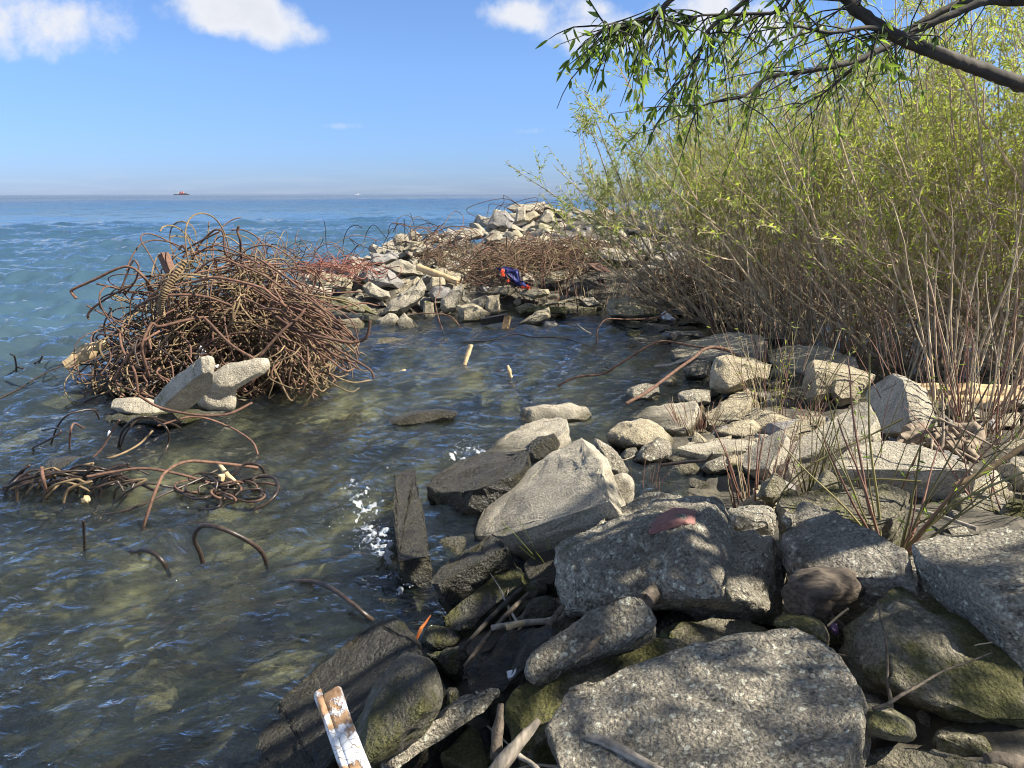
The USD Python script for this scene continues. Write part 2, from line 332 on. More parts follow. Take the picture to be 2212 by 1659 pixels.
TAN, GREY = (.235, .21, .165), (.2, .188, .165)
C_AGG = concrete('weathered_concrete', (.275, .246, .192), (.125, .114, .09), (.44, .40, .325), 62, 1., .12, 0, .75)
C_FINE = concrete('fine_concrete', (.285, .255, .198), (.16, .146, .118), (.39, .355, .285), 110, .35, .12, 0, .4)
C_ROUGH = concrete('pebbly_concrete', (.24, .216, .172), (.1, .092, .075), (.42, .385, .32), 50, .9, .1, 0, 1.0)
C_RUST = concrete('rust_stained_concrete', (.24, .216, .172), (.1, .092, .075), (.42, .385, .32), 46, .9, .05, 0, 1.0, stain=(.13, .06, .033))
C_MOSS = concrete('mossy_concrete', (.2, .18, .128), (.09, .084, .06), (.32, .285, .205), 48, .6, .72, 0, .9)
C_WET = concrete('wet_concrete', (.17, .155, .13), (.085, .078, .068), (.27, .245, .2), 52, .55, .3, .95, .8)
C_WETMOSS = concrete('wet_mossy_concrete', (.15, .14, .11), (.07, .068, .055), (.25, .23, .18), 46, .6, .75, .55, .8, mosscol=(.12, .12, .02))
C_PALE = concrete('pale_rubble', (.27, .242, .19), (.165, .148, .115), (.40, .36, .285), 60, .4, .1, 0, .5)
C_WARM = concrete('warm_rubble', (.29, .25, .175), (.165, .142, .097), (.40, .35, .25), 60, .4, .25, 0, .5)
C_DARK = concrete('dark_rubble', (.185, .175, .165), (.13, .122, .115), (.25, .238, .22), 80, .3, .05, 0, .35)
RUST = simple('rusty_steel', (.05, .028, .02), (.145, .075, .048), 30, .85, .4, random=.35)
RUST_OLD = simple('ochre_crusted_steel', (.075, .05, .028), (.19, .135, .072), 22, .9, .4, random=.35)
RUST_WET = simple('wet_dark_steel', (.012, .010, .009), (.045, .03, .022), 40, .35, .4, random=.3)
RUST_RED = simple('reddish_steel', (.12, .042, .03), (.22, .085, .06), 30, .85, .3, random=.3)
BARK = simple('grey_brown_bark', (.17, .122, .075), (.46, .36, .235), 9, .9, .5, dist=.006, random=.25)
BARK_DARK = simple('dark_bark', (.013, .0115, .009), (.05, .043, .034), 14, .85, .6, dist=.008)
TWIG_RED = simple('red_brown_twig', (.10, .045, .03), (.2, .105, .07), 15, .7, .2, random=.3)
TWIG_TAN = simple('dry_tan_stalk', (.19, .145, .085), (.36, .285, .18), 12, .85, .2, random=.3)
TWIG_GREEN = simple('olive_shoot', (.07, .062, .02), (.15, .125, .045), 8, .6, .2, random=.3)
DRIFT = simple('grey_driftwood', (.125, .108, .085), (.33, .29, .235), 30, .85, .6, stretch=None, dist=.006)
LOGWOOD = simple('weathered_log_wood', (.02, .015, .010), (.13, .10, .074), 1., .85, .9, stretch=(7., 60., 60.), dist=.01)
BRANCH = simple('weathered_branch', (.08, .066, .05), (.25, .215, .17), 1., .85, .8, stretch=(60., 14., 60.), dist=.004)
DRIFT_TAN = simple('tan_driftwood', (.3, .21, .11), (.5, .38, .22), 16, .85, .4, dist=.006)
DRIFT_BROWN = simple('brown_rotten_wood', (.026, .02, .014), (.125, .098, .072), 34, .8, .8, dist=.012)
LEAF_A = leaf_mat('young_willow_leaf', (.15, .195, .05), (.25, .28, .07), (.43, .49, .08), .48)
LEAF_Y = leaf_mat('yellow_willow_leaf', (.18, .225, .05), (.28, .30, .065), (.48, .55, .08), .48)
LEAF_G = leaf_mat('grey_green_leaf', (.15, .19, .075), (.25, .285, .11), (.42, .48, .12), .48)
LEAF_N = leaf_mat('near_willow_leaf', (.055, .095, .022), (.115, .165, .035), (.30, .44, .05), .45, 4.)
# ------------------------------------------------------------------ ground and lake bed
cp = []
def g(x, y, z): cp.append((x, y, z))
def gv(u, v, z): cp.append(tuple(P(u, v, z)))
def bank_y(v):                              # distance of the rubble bank's face along a picture row
    return float(np.interp(-v, [-715, -690, -650, -600, -550, -500, -450, -430], [11.2, 11.9, 12.5, 13.6, 15.2, 18.5, 23.5, 26]))
for u, v in [(640, 660), (740, 650), (800, 650), (700, 620), (800, 600), (900, 600), (870, 550), (960, 560), (1000, 520), (1100, 520), (1100, 470), (1200, 470), (1200, 560), (1100, 620), (1250, 610), (1350, 600), (1450, 600), (1350, 520), (1450, 520), (1400, 460), (1550, 560), (1600, 620), (1000, 620), (1300, 460), (900, 530), (1550, 480)]:
    q = Q(u, v, bank_y(v)); g(q[0], q[1], q[2] - .12)
for u, v in [(760, 720), (830, 715), (900, 700), (960, 698), (1040, 705), (1100, 694), (1200, 690), (1290, 684), (1420, 690)]: gv(u, v, -.12)
for u, v in [(1100, 760), (1000, 730), (1150, 720), (800, 930), (700, 960), (1000, 900)]: gv(u, v, -.30)
for u, v in [(760, 830), (860, 822), (960, 820), (1060, 835), (1180, 845), (1280, 850), (1330, 800)]: gv(u, v, -.11)
for x, y in [(-3.2, 8.2), (-4, 8.2), (-2.4, 8.6), (-3.2, 9.2), (-3.0, 7.3), (-3.8, 7.4)]: g(x, y, .02)
for x, y in [(-3.6, 5.5), (-4.2, 4.9), (-2.6, 5.6)]: g(x, y, -.25)
for u, v in [(700, 1000), (600, 1150), (760, 1150), (500, 1300), (650, 1350), (300, 1250), (750, 1290)]: gv(u, v, -.40)
g(-1.5, 1.6, -.5); g(-3, 2, -.7); g(-3, .5, -.8); g(-1.6, 0, -.4); g(-6, 3, -1.0); g(-7, 7, -1.2); g(-6, 9.5, -1.2); g(-5, 12, -1.4); g(-9, 5, -1.6)
for x, y in [(-12, 0), (-12, 12), (-8, 16), (-6, 20), (-6, 26), (-3, 32), (2, 42), (10, 60)]: g(x, y, -3.0)
g(-30, 10, -4); g(-30, 40, -4.5); g(0, 80, -4.5); g(-30, -20, -4); g(-60, 90, -5); g(30, 110, -5)
g(-4.2, 11.5, -.6); g(-4, 14, -.7); g(-3.2, 17, -.6); g(-3.0, 12.6, .1); g(-1.2, 24, -.6); g(.5, 31, -.6); g(-.3, 28.5, .1)
for x, y, z in [(-.9, 2.2, -.15), (-.6, 3.2, -.12), (-.3, 4.2, -.12), (.2, 5.0, -.1), (.7, 6.2, -.12), (1.2, 7.4, -.12), (1.6, 8.5, -.12), (1.9, 9.8, -.12), (2.2, 11, -.12),
                (0, 1.4, .12), (.3, 2.2, .15), (.2, 3.0, .05), (.8, 3.4, .1), (1.1, 4.2, -.02), (1.0, 5.2, -.06), (1.7, 5.0, .1), (2.0, 6.2, .03), (2.3, 7.5, .0), (2.8, 6.4, .08), (3.2, 5, .18), (2.4, 3.8, .25), (1.6, 2.8, .3),
                (2.6, 2.4, .5), (1.5, 1.4, .45), (.5, 0, .4), (3, 0, .9), (0, -2, .9), (4, 3.5, .5), (5, 5.5, .3), (4.2, 7, .0), (3.6, 8.6, -.06), (3.4, 10, -.08), (3.8, 11.8, -.06), (4.6, 10.5, -.05), (5.5, 9, -.03), (5, 13, .1), (6.5, 11.5, .15),
                (7.5, 8, .3), (6.5, 6.5, .35), (8, 5, .8), (10, 10, 1.), (8, 15, .9), (7, 20, 1.3), (5, 24, 1.4), (9, 30, 1.4), (14, 20, 1.6), (16, 40, 1.6), (25, 30, 2), (40, 60, 2), (12, 0, 1.6), (0, -10, 1.6), (40, 0, 2.5), (40, -30, 3), (0, -40, 2.5), (6, 33, .6), (-10, -20, 0)]:
    g(x, y, z)
cp = np.array(cp)
terr = RBFInterpolator(cp[:, :2], cp[:, 2], kernel='linear', neighbors=24, smoothing=.02)
def gz(x, y):
    return terr(np.array([[x, y]], float))[0]
def grid(xs, ys, fz):
    X, Y = np.meshgrid(xs, ys); z = fz(np.stack([X.ravel(), Y.ravel()], 1))
    v = np.column_stack([X.ravel(), Y.ravel(), z]); nx, ny = len(xs), len(ys)
    i, j = np.meshgrid(np.arange(ny - 1), np.arange(nx - 1), indexing='ij'); a = (i * nx + j).ravel()
    return v, np.vstack([np.stack([a, a + 1, a + nx + 1], 1), np.stack([a, a + nx + 1, a + nx], 1)])
def bed_z(p):
    z = np.maximum(terr(p), -6); q = np.column_stack([p, np.zeros(len(p))])
    near = np.clip(1.6 - np.hypot(p[:, 0], p[:, 1]) / 25, 0, 1)
    return z + near * (.22 * (meshkit.fbm(q / .7, 4, 3) - .5) + .09 * (meshkit.fbm(q / .16, 2, 8) - .5))
ax_x = np.unique(np.concatenate([np.linspace(-6, 8, 281), np.linspace(-14, 16, 121), np.linspace(-60, 60, 61), [-400, -150, 150, 400]]))
ax_y = np.unique(np.concatenate([np.linspace(0, 14, 281), np.linspace(-4, 32, 121), np.linspace(-50, 90, 57), [130, 200]]))

N = {'geo': ('geometry', {}), 'xyz': ('separate_xyz', {}), 'n1': ('noise_texture', dict(scale=1.5, detail=6., roughness=.62)), 'n2': ('noise_texture', dict(scale=9., detail=5., roughness=.65)),
     'vo': ('voronoi_texture', dict(scale=9., randomness=1.)), 'sc': ('separate_color', {}),
     'r1': ('rgb_ramp', dict(ramp=[(.36, (.012, .013, .009)), (.49, (.05, .046, .026)), (.57, (.26, .23, .115)), (.66, (.5, .45, .27))])),
     'r2': ('rgb_ramp', dict(ramp=[(0, (.025, .026, .016)), (.5, (.08, .075, .042)), (1, (.24, .21, .12))])),
     'm': ('mix_color', dict(fac=.3)), 'mud': ('rgb_ramp', dict(ramp=[(.35, (.028, .025, .018)), (.65, (.085, .072, .05))])), 'mm': ('mix_color', {}),
     'zr': ('map_range', dict(range_type='smoothstep', from_min=-.06, from_max=.06, clamp=True)),
     'bu': ('bump', dict(strength=.7, distance=.03)), 'p': ('principled_bsdf', dict(roughness=.8))}
K = [('geo.position', 'xyz.vector'), ('geo.position', 'n1.vector'), ('geo.position', 'n2.vector'), ('geo.position', 'vo.vector'), ('vo.color', 'sc.color'), ('n1.fac', 'r1.fac'), ('sc.r', 'r2.fac'),
     ('r1.color', 'm.a'), ('r2.color', 'm.b'), ('n2.fac', 'mud.fac'), ('xyz.z', 'zr.value'), ('zr.result', 'mm.fac'), ('m.result', 'mm.a'), ('mud.color', 'mm.b'), ('mm.result', 'p.base_color'), ('n2.fac', 'bu.height'), ('bu.normal', 'p.normal')]
BED = usdkit.material(stage, '/World/Looks/lake_bed_and_mud', N, K, surface='p.BSDF')
tag(obj('ground', grid(ax_x, ax_y, bed_z), BED, smooth=True), kind='structure')

# ------------------------------------------------------------------ water: real ripples near, finer ones in the relief
rngw = np.random.default_rng(5)
waves = []
for k in range(64):
    lam = .11 * 1.062 ** k if k < 46 else 1.8 * 1.13 ** (k - 46)
    ang = math.radians(-48) + rngw.normal() * .52
    waves.append((lam, math.cos(ang), math.sin(ang), (.0085 if lam < .6 else .0055 if lam < 2 else .0052) * lam ** .95, rngw.uniform(0, 6.28)))
def water_z(x, y, step):
    sx, sy = x + .10 * np.sin(1.3 * y + .7 * x) + .06 * np.sin(3.1 * x - 1.7 * y), y + .10 * np.sin(1.1 * x - .6 * y) + .05 * np.sin(2.7 * y + 2.2 * x)
    z = np.zeros_like(x)
    gust = .65 + .7 * meshkit.noise(np.stack([x / 2.2, y / 2.2, 0 * x], -1), 4)
    offn = np.clip((-x - 3.6 + .3 * (y - 8)) / 3, 0, 1)
    off = np.clip((-x - 4.2 + .25 * (y - 8)) / 3, 0, 1) + np.clip((y - 30) / 10, 0, 1); off = 1.0 * np.clip(off, 0, 1)
    calm = np.clip((y - 11) / 1.5, 0, 1) * np.clip((x + 1.5) / 2, 0, 1) * np.clip((22 - y) / 4, 0, 1)
    for lam, cx, cy, a, ph in waves:
        fade = np.clip(lam / (step * 3) - 1, 0, 1)
        amp = a * (gust * (1 + 1.5 * offn) if lam < 2 else off) * fade
        th = (sx * cx + sy * cy) * 2 * math.pi / lam + ph
        z = z + amp * (np.sin(th) - .30 * np.cos(2 * th))
    rot = math.radians(-48); ca, sa = math.cos(rot), math.sin(rot); p_, q_ = sx * ca + sy * sa, -sx * sa + sy * ca
    for sc, am, sd in ((.62, .034, 1), (.34, .022, 2), (.19, .0125, 3), (.11, .0062, 4)):
        f_ = np.clip(sc / (step * 3) - 1, 0, 1); n_ = meshkit.noise(np.stack([p_ / sc + .35 * np.sin(q_ * 2.1 / sc), q_ / (2.3 * sc), 0 * p_ + sd], -1), sd)
        z = z + am * gust * (1 + 1.7 * offn) * f_ * (1 - np.abs(2 * n_ - 1)) ** 1.4
    return z * (1 - .45 * calm) - .015
rr = [.45]
while rr[-1] < 60: rr.append(rr[-1] * 1.0062)
while rr[-1] < 14000: rr.append(rr[-1] * 1.05)
rr = np.array(rr); aa = np.radians(np.concatenate([np.linspace(-80, -42, 30)[:-1], np.linspace(-42, 42, 420), np.linspace(42, 80, 20)[1:]]))
R, A = np.meshgrid(rr, aa, indexing='ij'); X, Y = R * np.sin(A), R * np.cos(A)
Z = water_z(X, Y, np.maximum(R * .0035, .006)); Z[rr > 400] = 0
nR, nA = R.shape
i, j = np.meshgrid(np.arange(nR - 1), np.arange(nA - 1), indexing='ij'); a = (i * nA + j).ravel()
wv = np.column_stack([X.ravel(), Y.ravel(), Z.ravel()]); wf = np.vstack([np.stack([a, a + nA, a + nA + 1], 1), np.stack([a, a + nA + 1, a + 1], 1)])
wf = wf[:, ::-1]
fz_n = np.cross(wv[wf[0, 1]] - wv[wf[0, 0]], wv[wf[0, 2]] - wv[wf[0, 0]])[2]
if fz_n < 0: wf = wf[:, ::-1]

N = {'geo': ('geometry', {}), 'xyz': ('separate_xyz', {}), 'ln': ('vector_math', dict(math_type='length')),
     'mp': ('mapping', dict(rotation=(0, 0, .62), scale=(1.0, 1.9, 1.0))),
     'n1': ('noise_texture', dict(scale=9., detail=4., roughness=.55, distortion=.5)), 'n2': ('noise_texture', dict(scale=.62, detail=6., roughness=.62, distortion=.4)),
     'n3': ('noise_texture', dict(scale=.05, detail=4., roughness=.6)),
     'b1': ('bump', dict(distance=.09)), 's1': ('map_range', dict(range_type='smoothstep', from_min=3.5, from_max=13., to_min=.9, to_max=.16, clamp=True)), 'b2': ('bump', dict(distance=.3)), 'n4': ('noise_texture', dict(scale=2.6, detail=5., roughness=.6, distortion=.5)), 'b3': ('bump', dict(strength=.8, distance=.06)), 's3': ('map_range', dict(range_type='smoothstep', from_min=6., from_max=16., to_max=.9, clamp=True)),
     's2': ('map_range', dict(range_type='smoothstep', from_min=30., from_max=120., to_max=.85, clamp=True)),
     'fr': ('fresnel', dict(IOR=1.55)), 'ff': ('map_range', dict(range_type='smoothstep', from_min=40., from_max=500., to_min=1.0, to_max=.42, clamp=True)), 'fm': ('math', dict(math_type='multiply')), 'gl': ('glossy_bsdf', dict(color=(1, 1, 1))), 'tr': ('transparent_bsdf', dict(color=(.60, .635, .585))),
     'rf': ('refraction_bsdf', dict(color=(.60, .635, .585), roughness=.02, IOR=1.2)), 'df': ('principled_bsdf', dict(roughness=1., specular_ior_level=0.)),
     'tint': ('rgb_ramp', dict(ramp=[(0, (.045, .07, .08)), (.25, (.03, .065, .095)), (.6, (.02, .058, .10)), (1, (.012, .045, .10))])),
     'td': ('map_range', dict(from_min=9., from_max=260., clamp=True)), 'tp': ('math', dict(math_type='power', value2=.42)),
     # how much of the light comes back from the water itself: more the deeper it lies, off shore
     'ox': ('math', dict(math_type='multiply_add', value2=-1.0, value3=0.)), 'oy': ('math', dict(math_type='multiply_add', value2=.30)), 'on': ('math', dict(math_type='multiply_add', value2=1.6)),
     'op': ('map_range', dict(range_type='smoothstep', from_min=5.4, from_max=12.5, to_min=.06, to_max=.84, clamp=True)),
     'grr': ('map_range', dict(range_type='smoothstep', from_min=45., from_max=420., to_min=.03, to_max=.42, clamp=True)), 'm0': ('mix_closure', dict(fac=.4)), 'm1': ('mix_closure', {}), 'm2': ('mix_closure', {})}
K = [('geo.position', 'xyz.vector'), ('geo.position', 'ln.vector1'), ('geo.position', 'mp.vector'), ('mp.vector', 'n1.vector'), ('mp.vector', 'n2.vector'), ('geo.position', 'n3.vector'),
     ('n1.fac', 'b1.height'), ('ln.value', 's1.value'), ('s1.result', 'b1.strength'), ('n2.fac', 'b2.height'), ('ln.value', 's2.value'), ('s2.result', 'b2.strength'), ('b1.normal', 'b3.normal'), ('mp.vector', 'n4.vector'), ('n4.fac', 'b3.height'), ('ln.value', 's3.value'), ('s3.result', 'b3.strength'), ('b3.normal', 'b2.normal'),
     ('b2.normal', 'fr.normal'), ('b2.normal', 'gl.normal'), ('ln.value', 'grr.value'), ('grr.result', 'gl.roughness'), ('b2.normal', 'rf.normal'), ('ln.value', 'td.value'), ('td.result', 'tp.value1'), ('tp.value', 'tint.fac'), ('tint.color', 'df.base_color'),
     ('xyz.x', 'ox.value1'), ('xyz.y', 'oy.value1'), ('ox.value', 'oy.value3'), ('n3.fac', 'on.value1'), ('oy.value', 'on.value3'), ('on.value', 'op.value'),
     ('tr.BSDF', 'm0.closure1'), ('rf.BSDF', 'm0.closure2'), ('m0.closure', 'm1.closure1'), ('df.BSDF', 'm1.closure2'), ('op.result', 'm1.fac'),
     ('ln.value', 'ff.value'), ('ff.result', 'fm.value1'), ('fr.fac', 'fm.value2'), ('fm.value', 'm2.fac'), ('m1.closure', 'm2.closure1'), ('gl.BSDF', 'm2.closure2')]
WATER = usdkit.material(stage, '/World/Looks/lake_water', N, K, surface='m2.closure')
tag(obj('water', (wv, wf), WATER, smooth=True), kind='structure')
# ------------------------------------------------------------------ the rocks one can name
rock_no = 0
def rock(label, mat, hulls, L=.03, rnd=6, amp=.03, cuts=6, name='flat_rock', cat='rock', group=None, strata=0, smooth=50):
    global rock_no
    rock_no += 1
    v, f = rockify(hulls, L, rnd, amp, 100 + rock_no, cuts, strata)
    b = base_of(v); tag(obj(name, (v, f), mat, smooth=smooth, loc=b), label, cat, group); return v, f
S, B = slab_pts, boulder_pts
BL = dict(name='boulder', cat='boulder')
CH = dict(name='concrete_chunk', cat='concrete chunk')

# --- nearest row
slabA = rock('big flat grey slab filling the bottom centre foreground with a thin stick lying on it', C_AGG,
     [S([(1159, 1544), (1179, 1516), (1229, 1489), (1304, 1462), (1382, 1434), (1500, 1384), (1594, 1358), (1682, 1327), (1712, 1336), (1757, 1366), (1810, 1406), (1846, 1444), (1864, 1485), (1864, 1535), (1852, 1594), (1812, 1665), (1760, 1720), (1500, 1745), (1230, 1720), (1170, 1600)],
        [(1682, 1330, .66), (1159, 1560, .50), (1800, 1660, .66)], .34, .88)], .016, 9, .018, 8)
main = [B([(1196, 1222), (1200, 1185), (1232, 1161), (1344, 1112), (1419, 1092), (1494, 1068), (1531, 1067), (1556, 1074), (1578, 1104), (1590, 1150), (1600, 1290), (1566, 1297), (1470, 1318), (1446, 1308), (1400, 1300), (1219, 1333), (1203, 1295)], t=.62, y=2.62,
          front=[(1461, 1133, -.06), (1481, 1170, -.18), (1506, 1215, -.27), (1560, 1292, -.36), (1450, 1306, -.25)], lean=.5),
        B([(1540, 1150), (1590, 1156), (1614, 1156), (1644, 1144), (1676, 1154), (1700, 1203), (1708, 1233), (1704, 1265), (1690, 1297), (1684, 1325), (1673, 1345), (1619, 1345), (1500, 1338), (1470, 1320), (1500, 1250)], t=.5, y=2.62, front=[(1560, 1288, -.18)], lean=.5)]
rockify_main = xf('concrete_block', P(1450, 1330, .4))
v, f = rockify(main, .014, 5, .030, 71, 3); main_vf = (v, f)
bm = P(1450, 1330, .4)
obj('block', (v - bm, f), C_AGG, rockify_main, smooth=60)
tag(rockify_main.GetPrim(), 'largest foreground concrete block with a dark red brick embedded in its top ridge', 'concrete block')

rock('long pale chunk leaning in front of the brick-bearing block', C_AGG, [S([(1134, 1440), (1149, 1417), (1204, 1379), (1254, 1329), (1291, 1292), (1354, 1279), (1392, 1290), (1416, 1335), (1414, 1356), (1390, 1368), (1300, 1372), (1240, 1417), (1150, 1470)], [(1140, 1445, .46), (1370, 1290, .66), (1410, 1360, .60)], .17, .9)], .016, 7, .022, **CH)
rock('yellow-mossed slab wedged under the big foreground slab', C_MOSS, [S([(1090, 1520), (1121, 1481), (1166, 1461), (1241, 1426), (1354, 1394), (1390, 1380), (1460, 1374), (1495, 1390), (1460, 1450), (1290, 1530), (1180, 1560), (1150, 1610), (1100, 1612)], [(1095, 1540, .36), (1460, 1376, .50), (1240, 1430, .44)], .24, .9)], .018, 6, .03)
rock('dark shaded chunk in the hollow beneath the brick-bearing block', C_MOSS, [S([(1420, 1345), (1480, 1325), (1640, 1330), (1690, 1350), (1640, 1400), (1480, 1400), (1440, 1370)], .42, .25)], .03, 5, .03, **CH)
rock('thin grey shard pointing left between mossy slab and painted plank', C_AGG, [S([(832, 1646), (904, 1581), (949, 1556), (1000, 1520), (1040, 1487), (1066, 1482), (1090, 1500), (1058, 1532), (1010, 1562), (950, 1600), (880, 1650), (850, 1668)], [(840, 1655, .34), (1066, 1485, .42), (1010, 1565, .36)], .15, .75)], .016, 5, .03, strata=.012, **CH)
rock('large wet slab with mossy end sloping into the water at bottom left', C_WET, [S([(812, 1345), (850, 1333), (870, 1350), (910, 1390), (942, 1432), (900, 1440), (830, 1470), (780, 1520), (740, 1600), (700, 1690), (400, 1690), (463, 1614), (572, 1523), (659, 1462), (728, 1410)], [(850, 1338, .26), (935, 1430, .36), (480, 1620, -.08)], .42, .9),
     ], .018, 7, .028, 6)
rock('mossy rounded block forming the lit end of the bottom left slab', C_WETMOSS, [B([(760, 1560), (790, 1500), (830, 1455), (870, 1412), (925, 1418), (948, 1450), (962, 1500), (955, 1535), (920, 1580), (870, 1625), (820, 1660), (760, 1700), (720, 1690)], t=.5, y=1.75, lean=.5)], .018, 8, .02, **BL)
rock('dark wet chunk beside the long dark sticks in the middle gap', C_WET, [S([(1001, 1440), (1049, 1394), (1104, 1358), (1154, 1340), (1213, 1364), (1180, 1400), (1141, 1422), (1104, 1470), (1079, 1490), (1010, 1500)], [(1005, 1450, .24), (1160, 1345, .36), (1110, 1465, .34)], .28)], .02, 5, .03, **CH)
rock('wet block with exposed pebbles standing beside the square post', C_WET, [S([(926, 1262), (941, 1240), (979, 1193), (1069, 1144), (1096, 1172), (1100, 1182), (1069, 1186), (1004, 1219), (945, 1262)], [(941, 1245, .22), (1069, 1147, .36), (1085, 1182, .36)], .26, .95)], .016, 4, .024, **CH)
rock('long wet mossy slab under the pebbled wet block', C_WETMOSS, [S([(944, 1343), (1000, 1295), (1060, 1255), (1095, 1225), (1110, 1208), (1130, 1228), (1127, 1262), (1085, 1292), (1036, 1328), (1005, 1355), (955, 1362)], [(950, 1350, .10), (1110, 1210, .28), (1125, 1262, .26)], .24)], .02, 5, .03)
rock('small mossy stone below the long wet mossy slab', C_WETMOSS, [B([(906, 1389), (929, 1356), (969, 1346), (1004, 1364), (1014, 1385), (990, 1405), (930, 1410)], .02, .25)], .02, 5, .02, **CH)
rock('jagged green-mossed stone right of the bottom left slab', C_WETMOSS, [B([(921, 1412), (960, 1398), (1000, 1396), (1012, 1420), (1004, 1450), (994, 1478), (965, 1474), (935, 1440)], .08, .25)], .018, 4, .04, **CH)
rock('small stone tucked below the jagged green-mossed stone', C_MOSS, [B([(963, 1492), (985, 1481), (1003, 1505), (1000, 1522), (970, 1537), (958, 1520)], .2, .16)], .016, 4, .02, **CH)
rock('square wet concrete post lying with one end in the splashing water', C_WET, [S([(853, 1025), (896, 1012), (911, 1108), (922, 1183), (930, 1200), (860, 1212), (851, 1108)], [(875, 1016, .10), (928, 1195, .20), (860, 1208, .20)], .23, .96)], .016, 5, .016, 3, name='concrete_post', cat='concrete post')
rock('dark wet slab with sunlit top between post and tall tilted slab', C_WET, [S([(911, 1047), (979, 998), (1041, 976), (1091, 969), (1138, 980), (1143, 1000), (1110, 1028), (1050, 1052), (1000, 1065), (940, 1070)], [(1091, 970, .26), (911, 1045, .08), (1050, 1052, .24)], .34)], .02, 7, .025)
rock('tall tilted slab with smooth face and dark mossy front edge', C_FINE, [S([(1026, 1158), (1049, 1083), (1141, 1028), (1191, 991), (1222, 957), (1252, 933), (1272, 940), (1292, 970), (1305, 1033), (1318, 1082), (1279, 1070), (1204, 1100), (1129, 1138), (1086, 1158)], [(1026, 1158, .06), (1258, 936, .52), (1318, 1085, .54)], .27, .94)], .018, 7, .016, 5)
rock('lumpy stone clinging to the right side of the tall tilted slab', C_AGG, [B([(1282, 945), (1316, 958), (1341, 983), (1359, 1018), (1340, 1028), (1312, 1028), (1296, 990)], .18, .3)], .02, 6, .03, **CH)
rock('pale rounded chunk at the lower right foot of the tall tilted slab', C_FINE, [B([(1310, 1032), (1345, 1020), (1366, 1030), (1378, 1060), (1366, 1086), (1330, 1108), (1306, 1125), (1300, 1090)], .2, .3)], .02, 6, .02, **CH)
rock('grey slab just behind the left shoulder of the brick-bearing block', C_AGG, [S([(1200, 1180), (1290, 1120), (1369, 1076), (1424, 1053), (1453, 1054), (1472, 1078), (1440, 1110), (1380, 1150), (1300, 1180)], [(1240, 1160, .42), (1430, 1055, .52), (1465, 1085, .52)], .25)], .02, 6, .03)
rock('grey chunk visible behind the right notch of the brick-bearing block', C_AGG, [B([(1568, 1102), (1600, 1091), (1656, 1091), (1681, 1114), (1677, 1152), (1610, 1168), (1570, 1150)], t=.35, y=3.1)], .018, 6, .025, **CH)
rock('pebbly block with rust streaks right of the brick-bearing block', C_RUST, [S([(1684, 1150), (1700, 1110), (1722, 1087), (1757, 1079), (1794, 1094), (1834, 1117), (1884, 1142), (1922, 1162), (1956, 1188), (1968, 1225), (1978, 1252), (1900, 1240), (1800, 1226), (1735, 1240), (1700, 1210)], [(1757, 1080, .70), (1962, 1225, .68), (1720, 1225, .58)], .33, .92)], .016, 7, .028, name='concrete_block', cat='concrete block')
rock('long low rounded slab with leafy shadows behind the rust-streaked block', C_MOSS, [S([(1665, 1092), (1690, 1065), (1759, 1057), (1884, 1046), (1929, 1047), (1960, 1067), (1960, 1096), (1930, 1120), (1884, 1130), (1820, 1112), (1794, 1098), (1757, 1086), (1700, 1106)], [(1690, 1066, .50), (1930, 1048, .56), (1884, 1128, .50)], .26)], .018, 8, .022)
rock('broad pebbly slab at the right edge with a tuft of shoots behind it', C_AGG, [S([(1966, 1173), (2022, 1157), (2097, 1147), (2159, 1137), (2212, 1142), (2320, 1190), (2250, 1275), (2190, 1283), (2150, 1274), (2109, 1256), (2034, 1218), (1974, 1200)], [(1970, 1180, .72), (2190, 1140, .80), (2150, 1272, .80)], .27, .92)], .016, 8, .018)
rock('huge rounded mossy boulder in the lower right corner', C_MOSS, [B([(1809, 1404), (1822, 1356), (1844, 1314), (1872, 1268), (1909, 1247), (1947, 1245), (1997, 1265), (2059, 1287), (2122, 1315), (2212, 1360), (2330, 1430), (2350, 1640), (2212, 1638), (2134, 1600), (1984, 1566), (1959, 1546), (1897, 1521), (1850, 1500)], t=.8, y=1.95, lean=.55)], .016, 10, .03, **BL)
rock('small smooth stone wedged between big foreground slab and corner boulder', C_MOSS, [B([(1855, 1535), (1864, 1513), (1909, 1521), (1959, 1541), (1984, 1565), (1984, 1594), (1959, 1608), (1922, 1604), (1852, 1588)], t=.3, y=1.62)], .016, 6, .014, **CH)
rock('low olive slab along the bottom right edge of the picture', C_MOSS, [S([(1815, 1668), (1840, 1640), (1884, 1618), (1947, 1607), (2009, 1615), (2084, 1632), (2197, 1652), (2290, 1690), (2250, 1780), (1830, 1780)], [(1884, 1620, .5), (2197, 1654, .56), (1900, 1760, .5)], .25)], .02, 7, .02)
rock('mossy little stone at the right edge beneath the broad pebbly slab', C_MOSS, [B([(2155, 1337), (2180, 1315), (2212, 1323), (2240, 1350), (2230, 1378), (2190, 1366)], t=.25, y=2.25)], .02, 6, .014, **CH)
rock('small smooth stone between rust-streaked block and corner boulder', C_FINE, [B([(1970, 1230), (2009, 1231), (2034, 1254), (2040, 1284), (2000, 1285), (1972, 1262)], t=.25, y=2.45)], .018, 6, .012, **CH)
rock('dark stone under the brown rotten log', C_MOSS, [B([(1676, 1348), (1690, 1318), (1740, 1322), (1785, 1350), (1800, 1400), (1760, 1395), (1715, 1360)], t=.3, y=2.2)], .02, 5, .02, **CH)

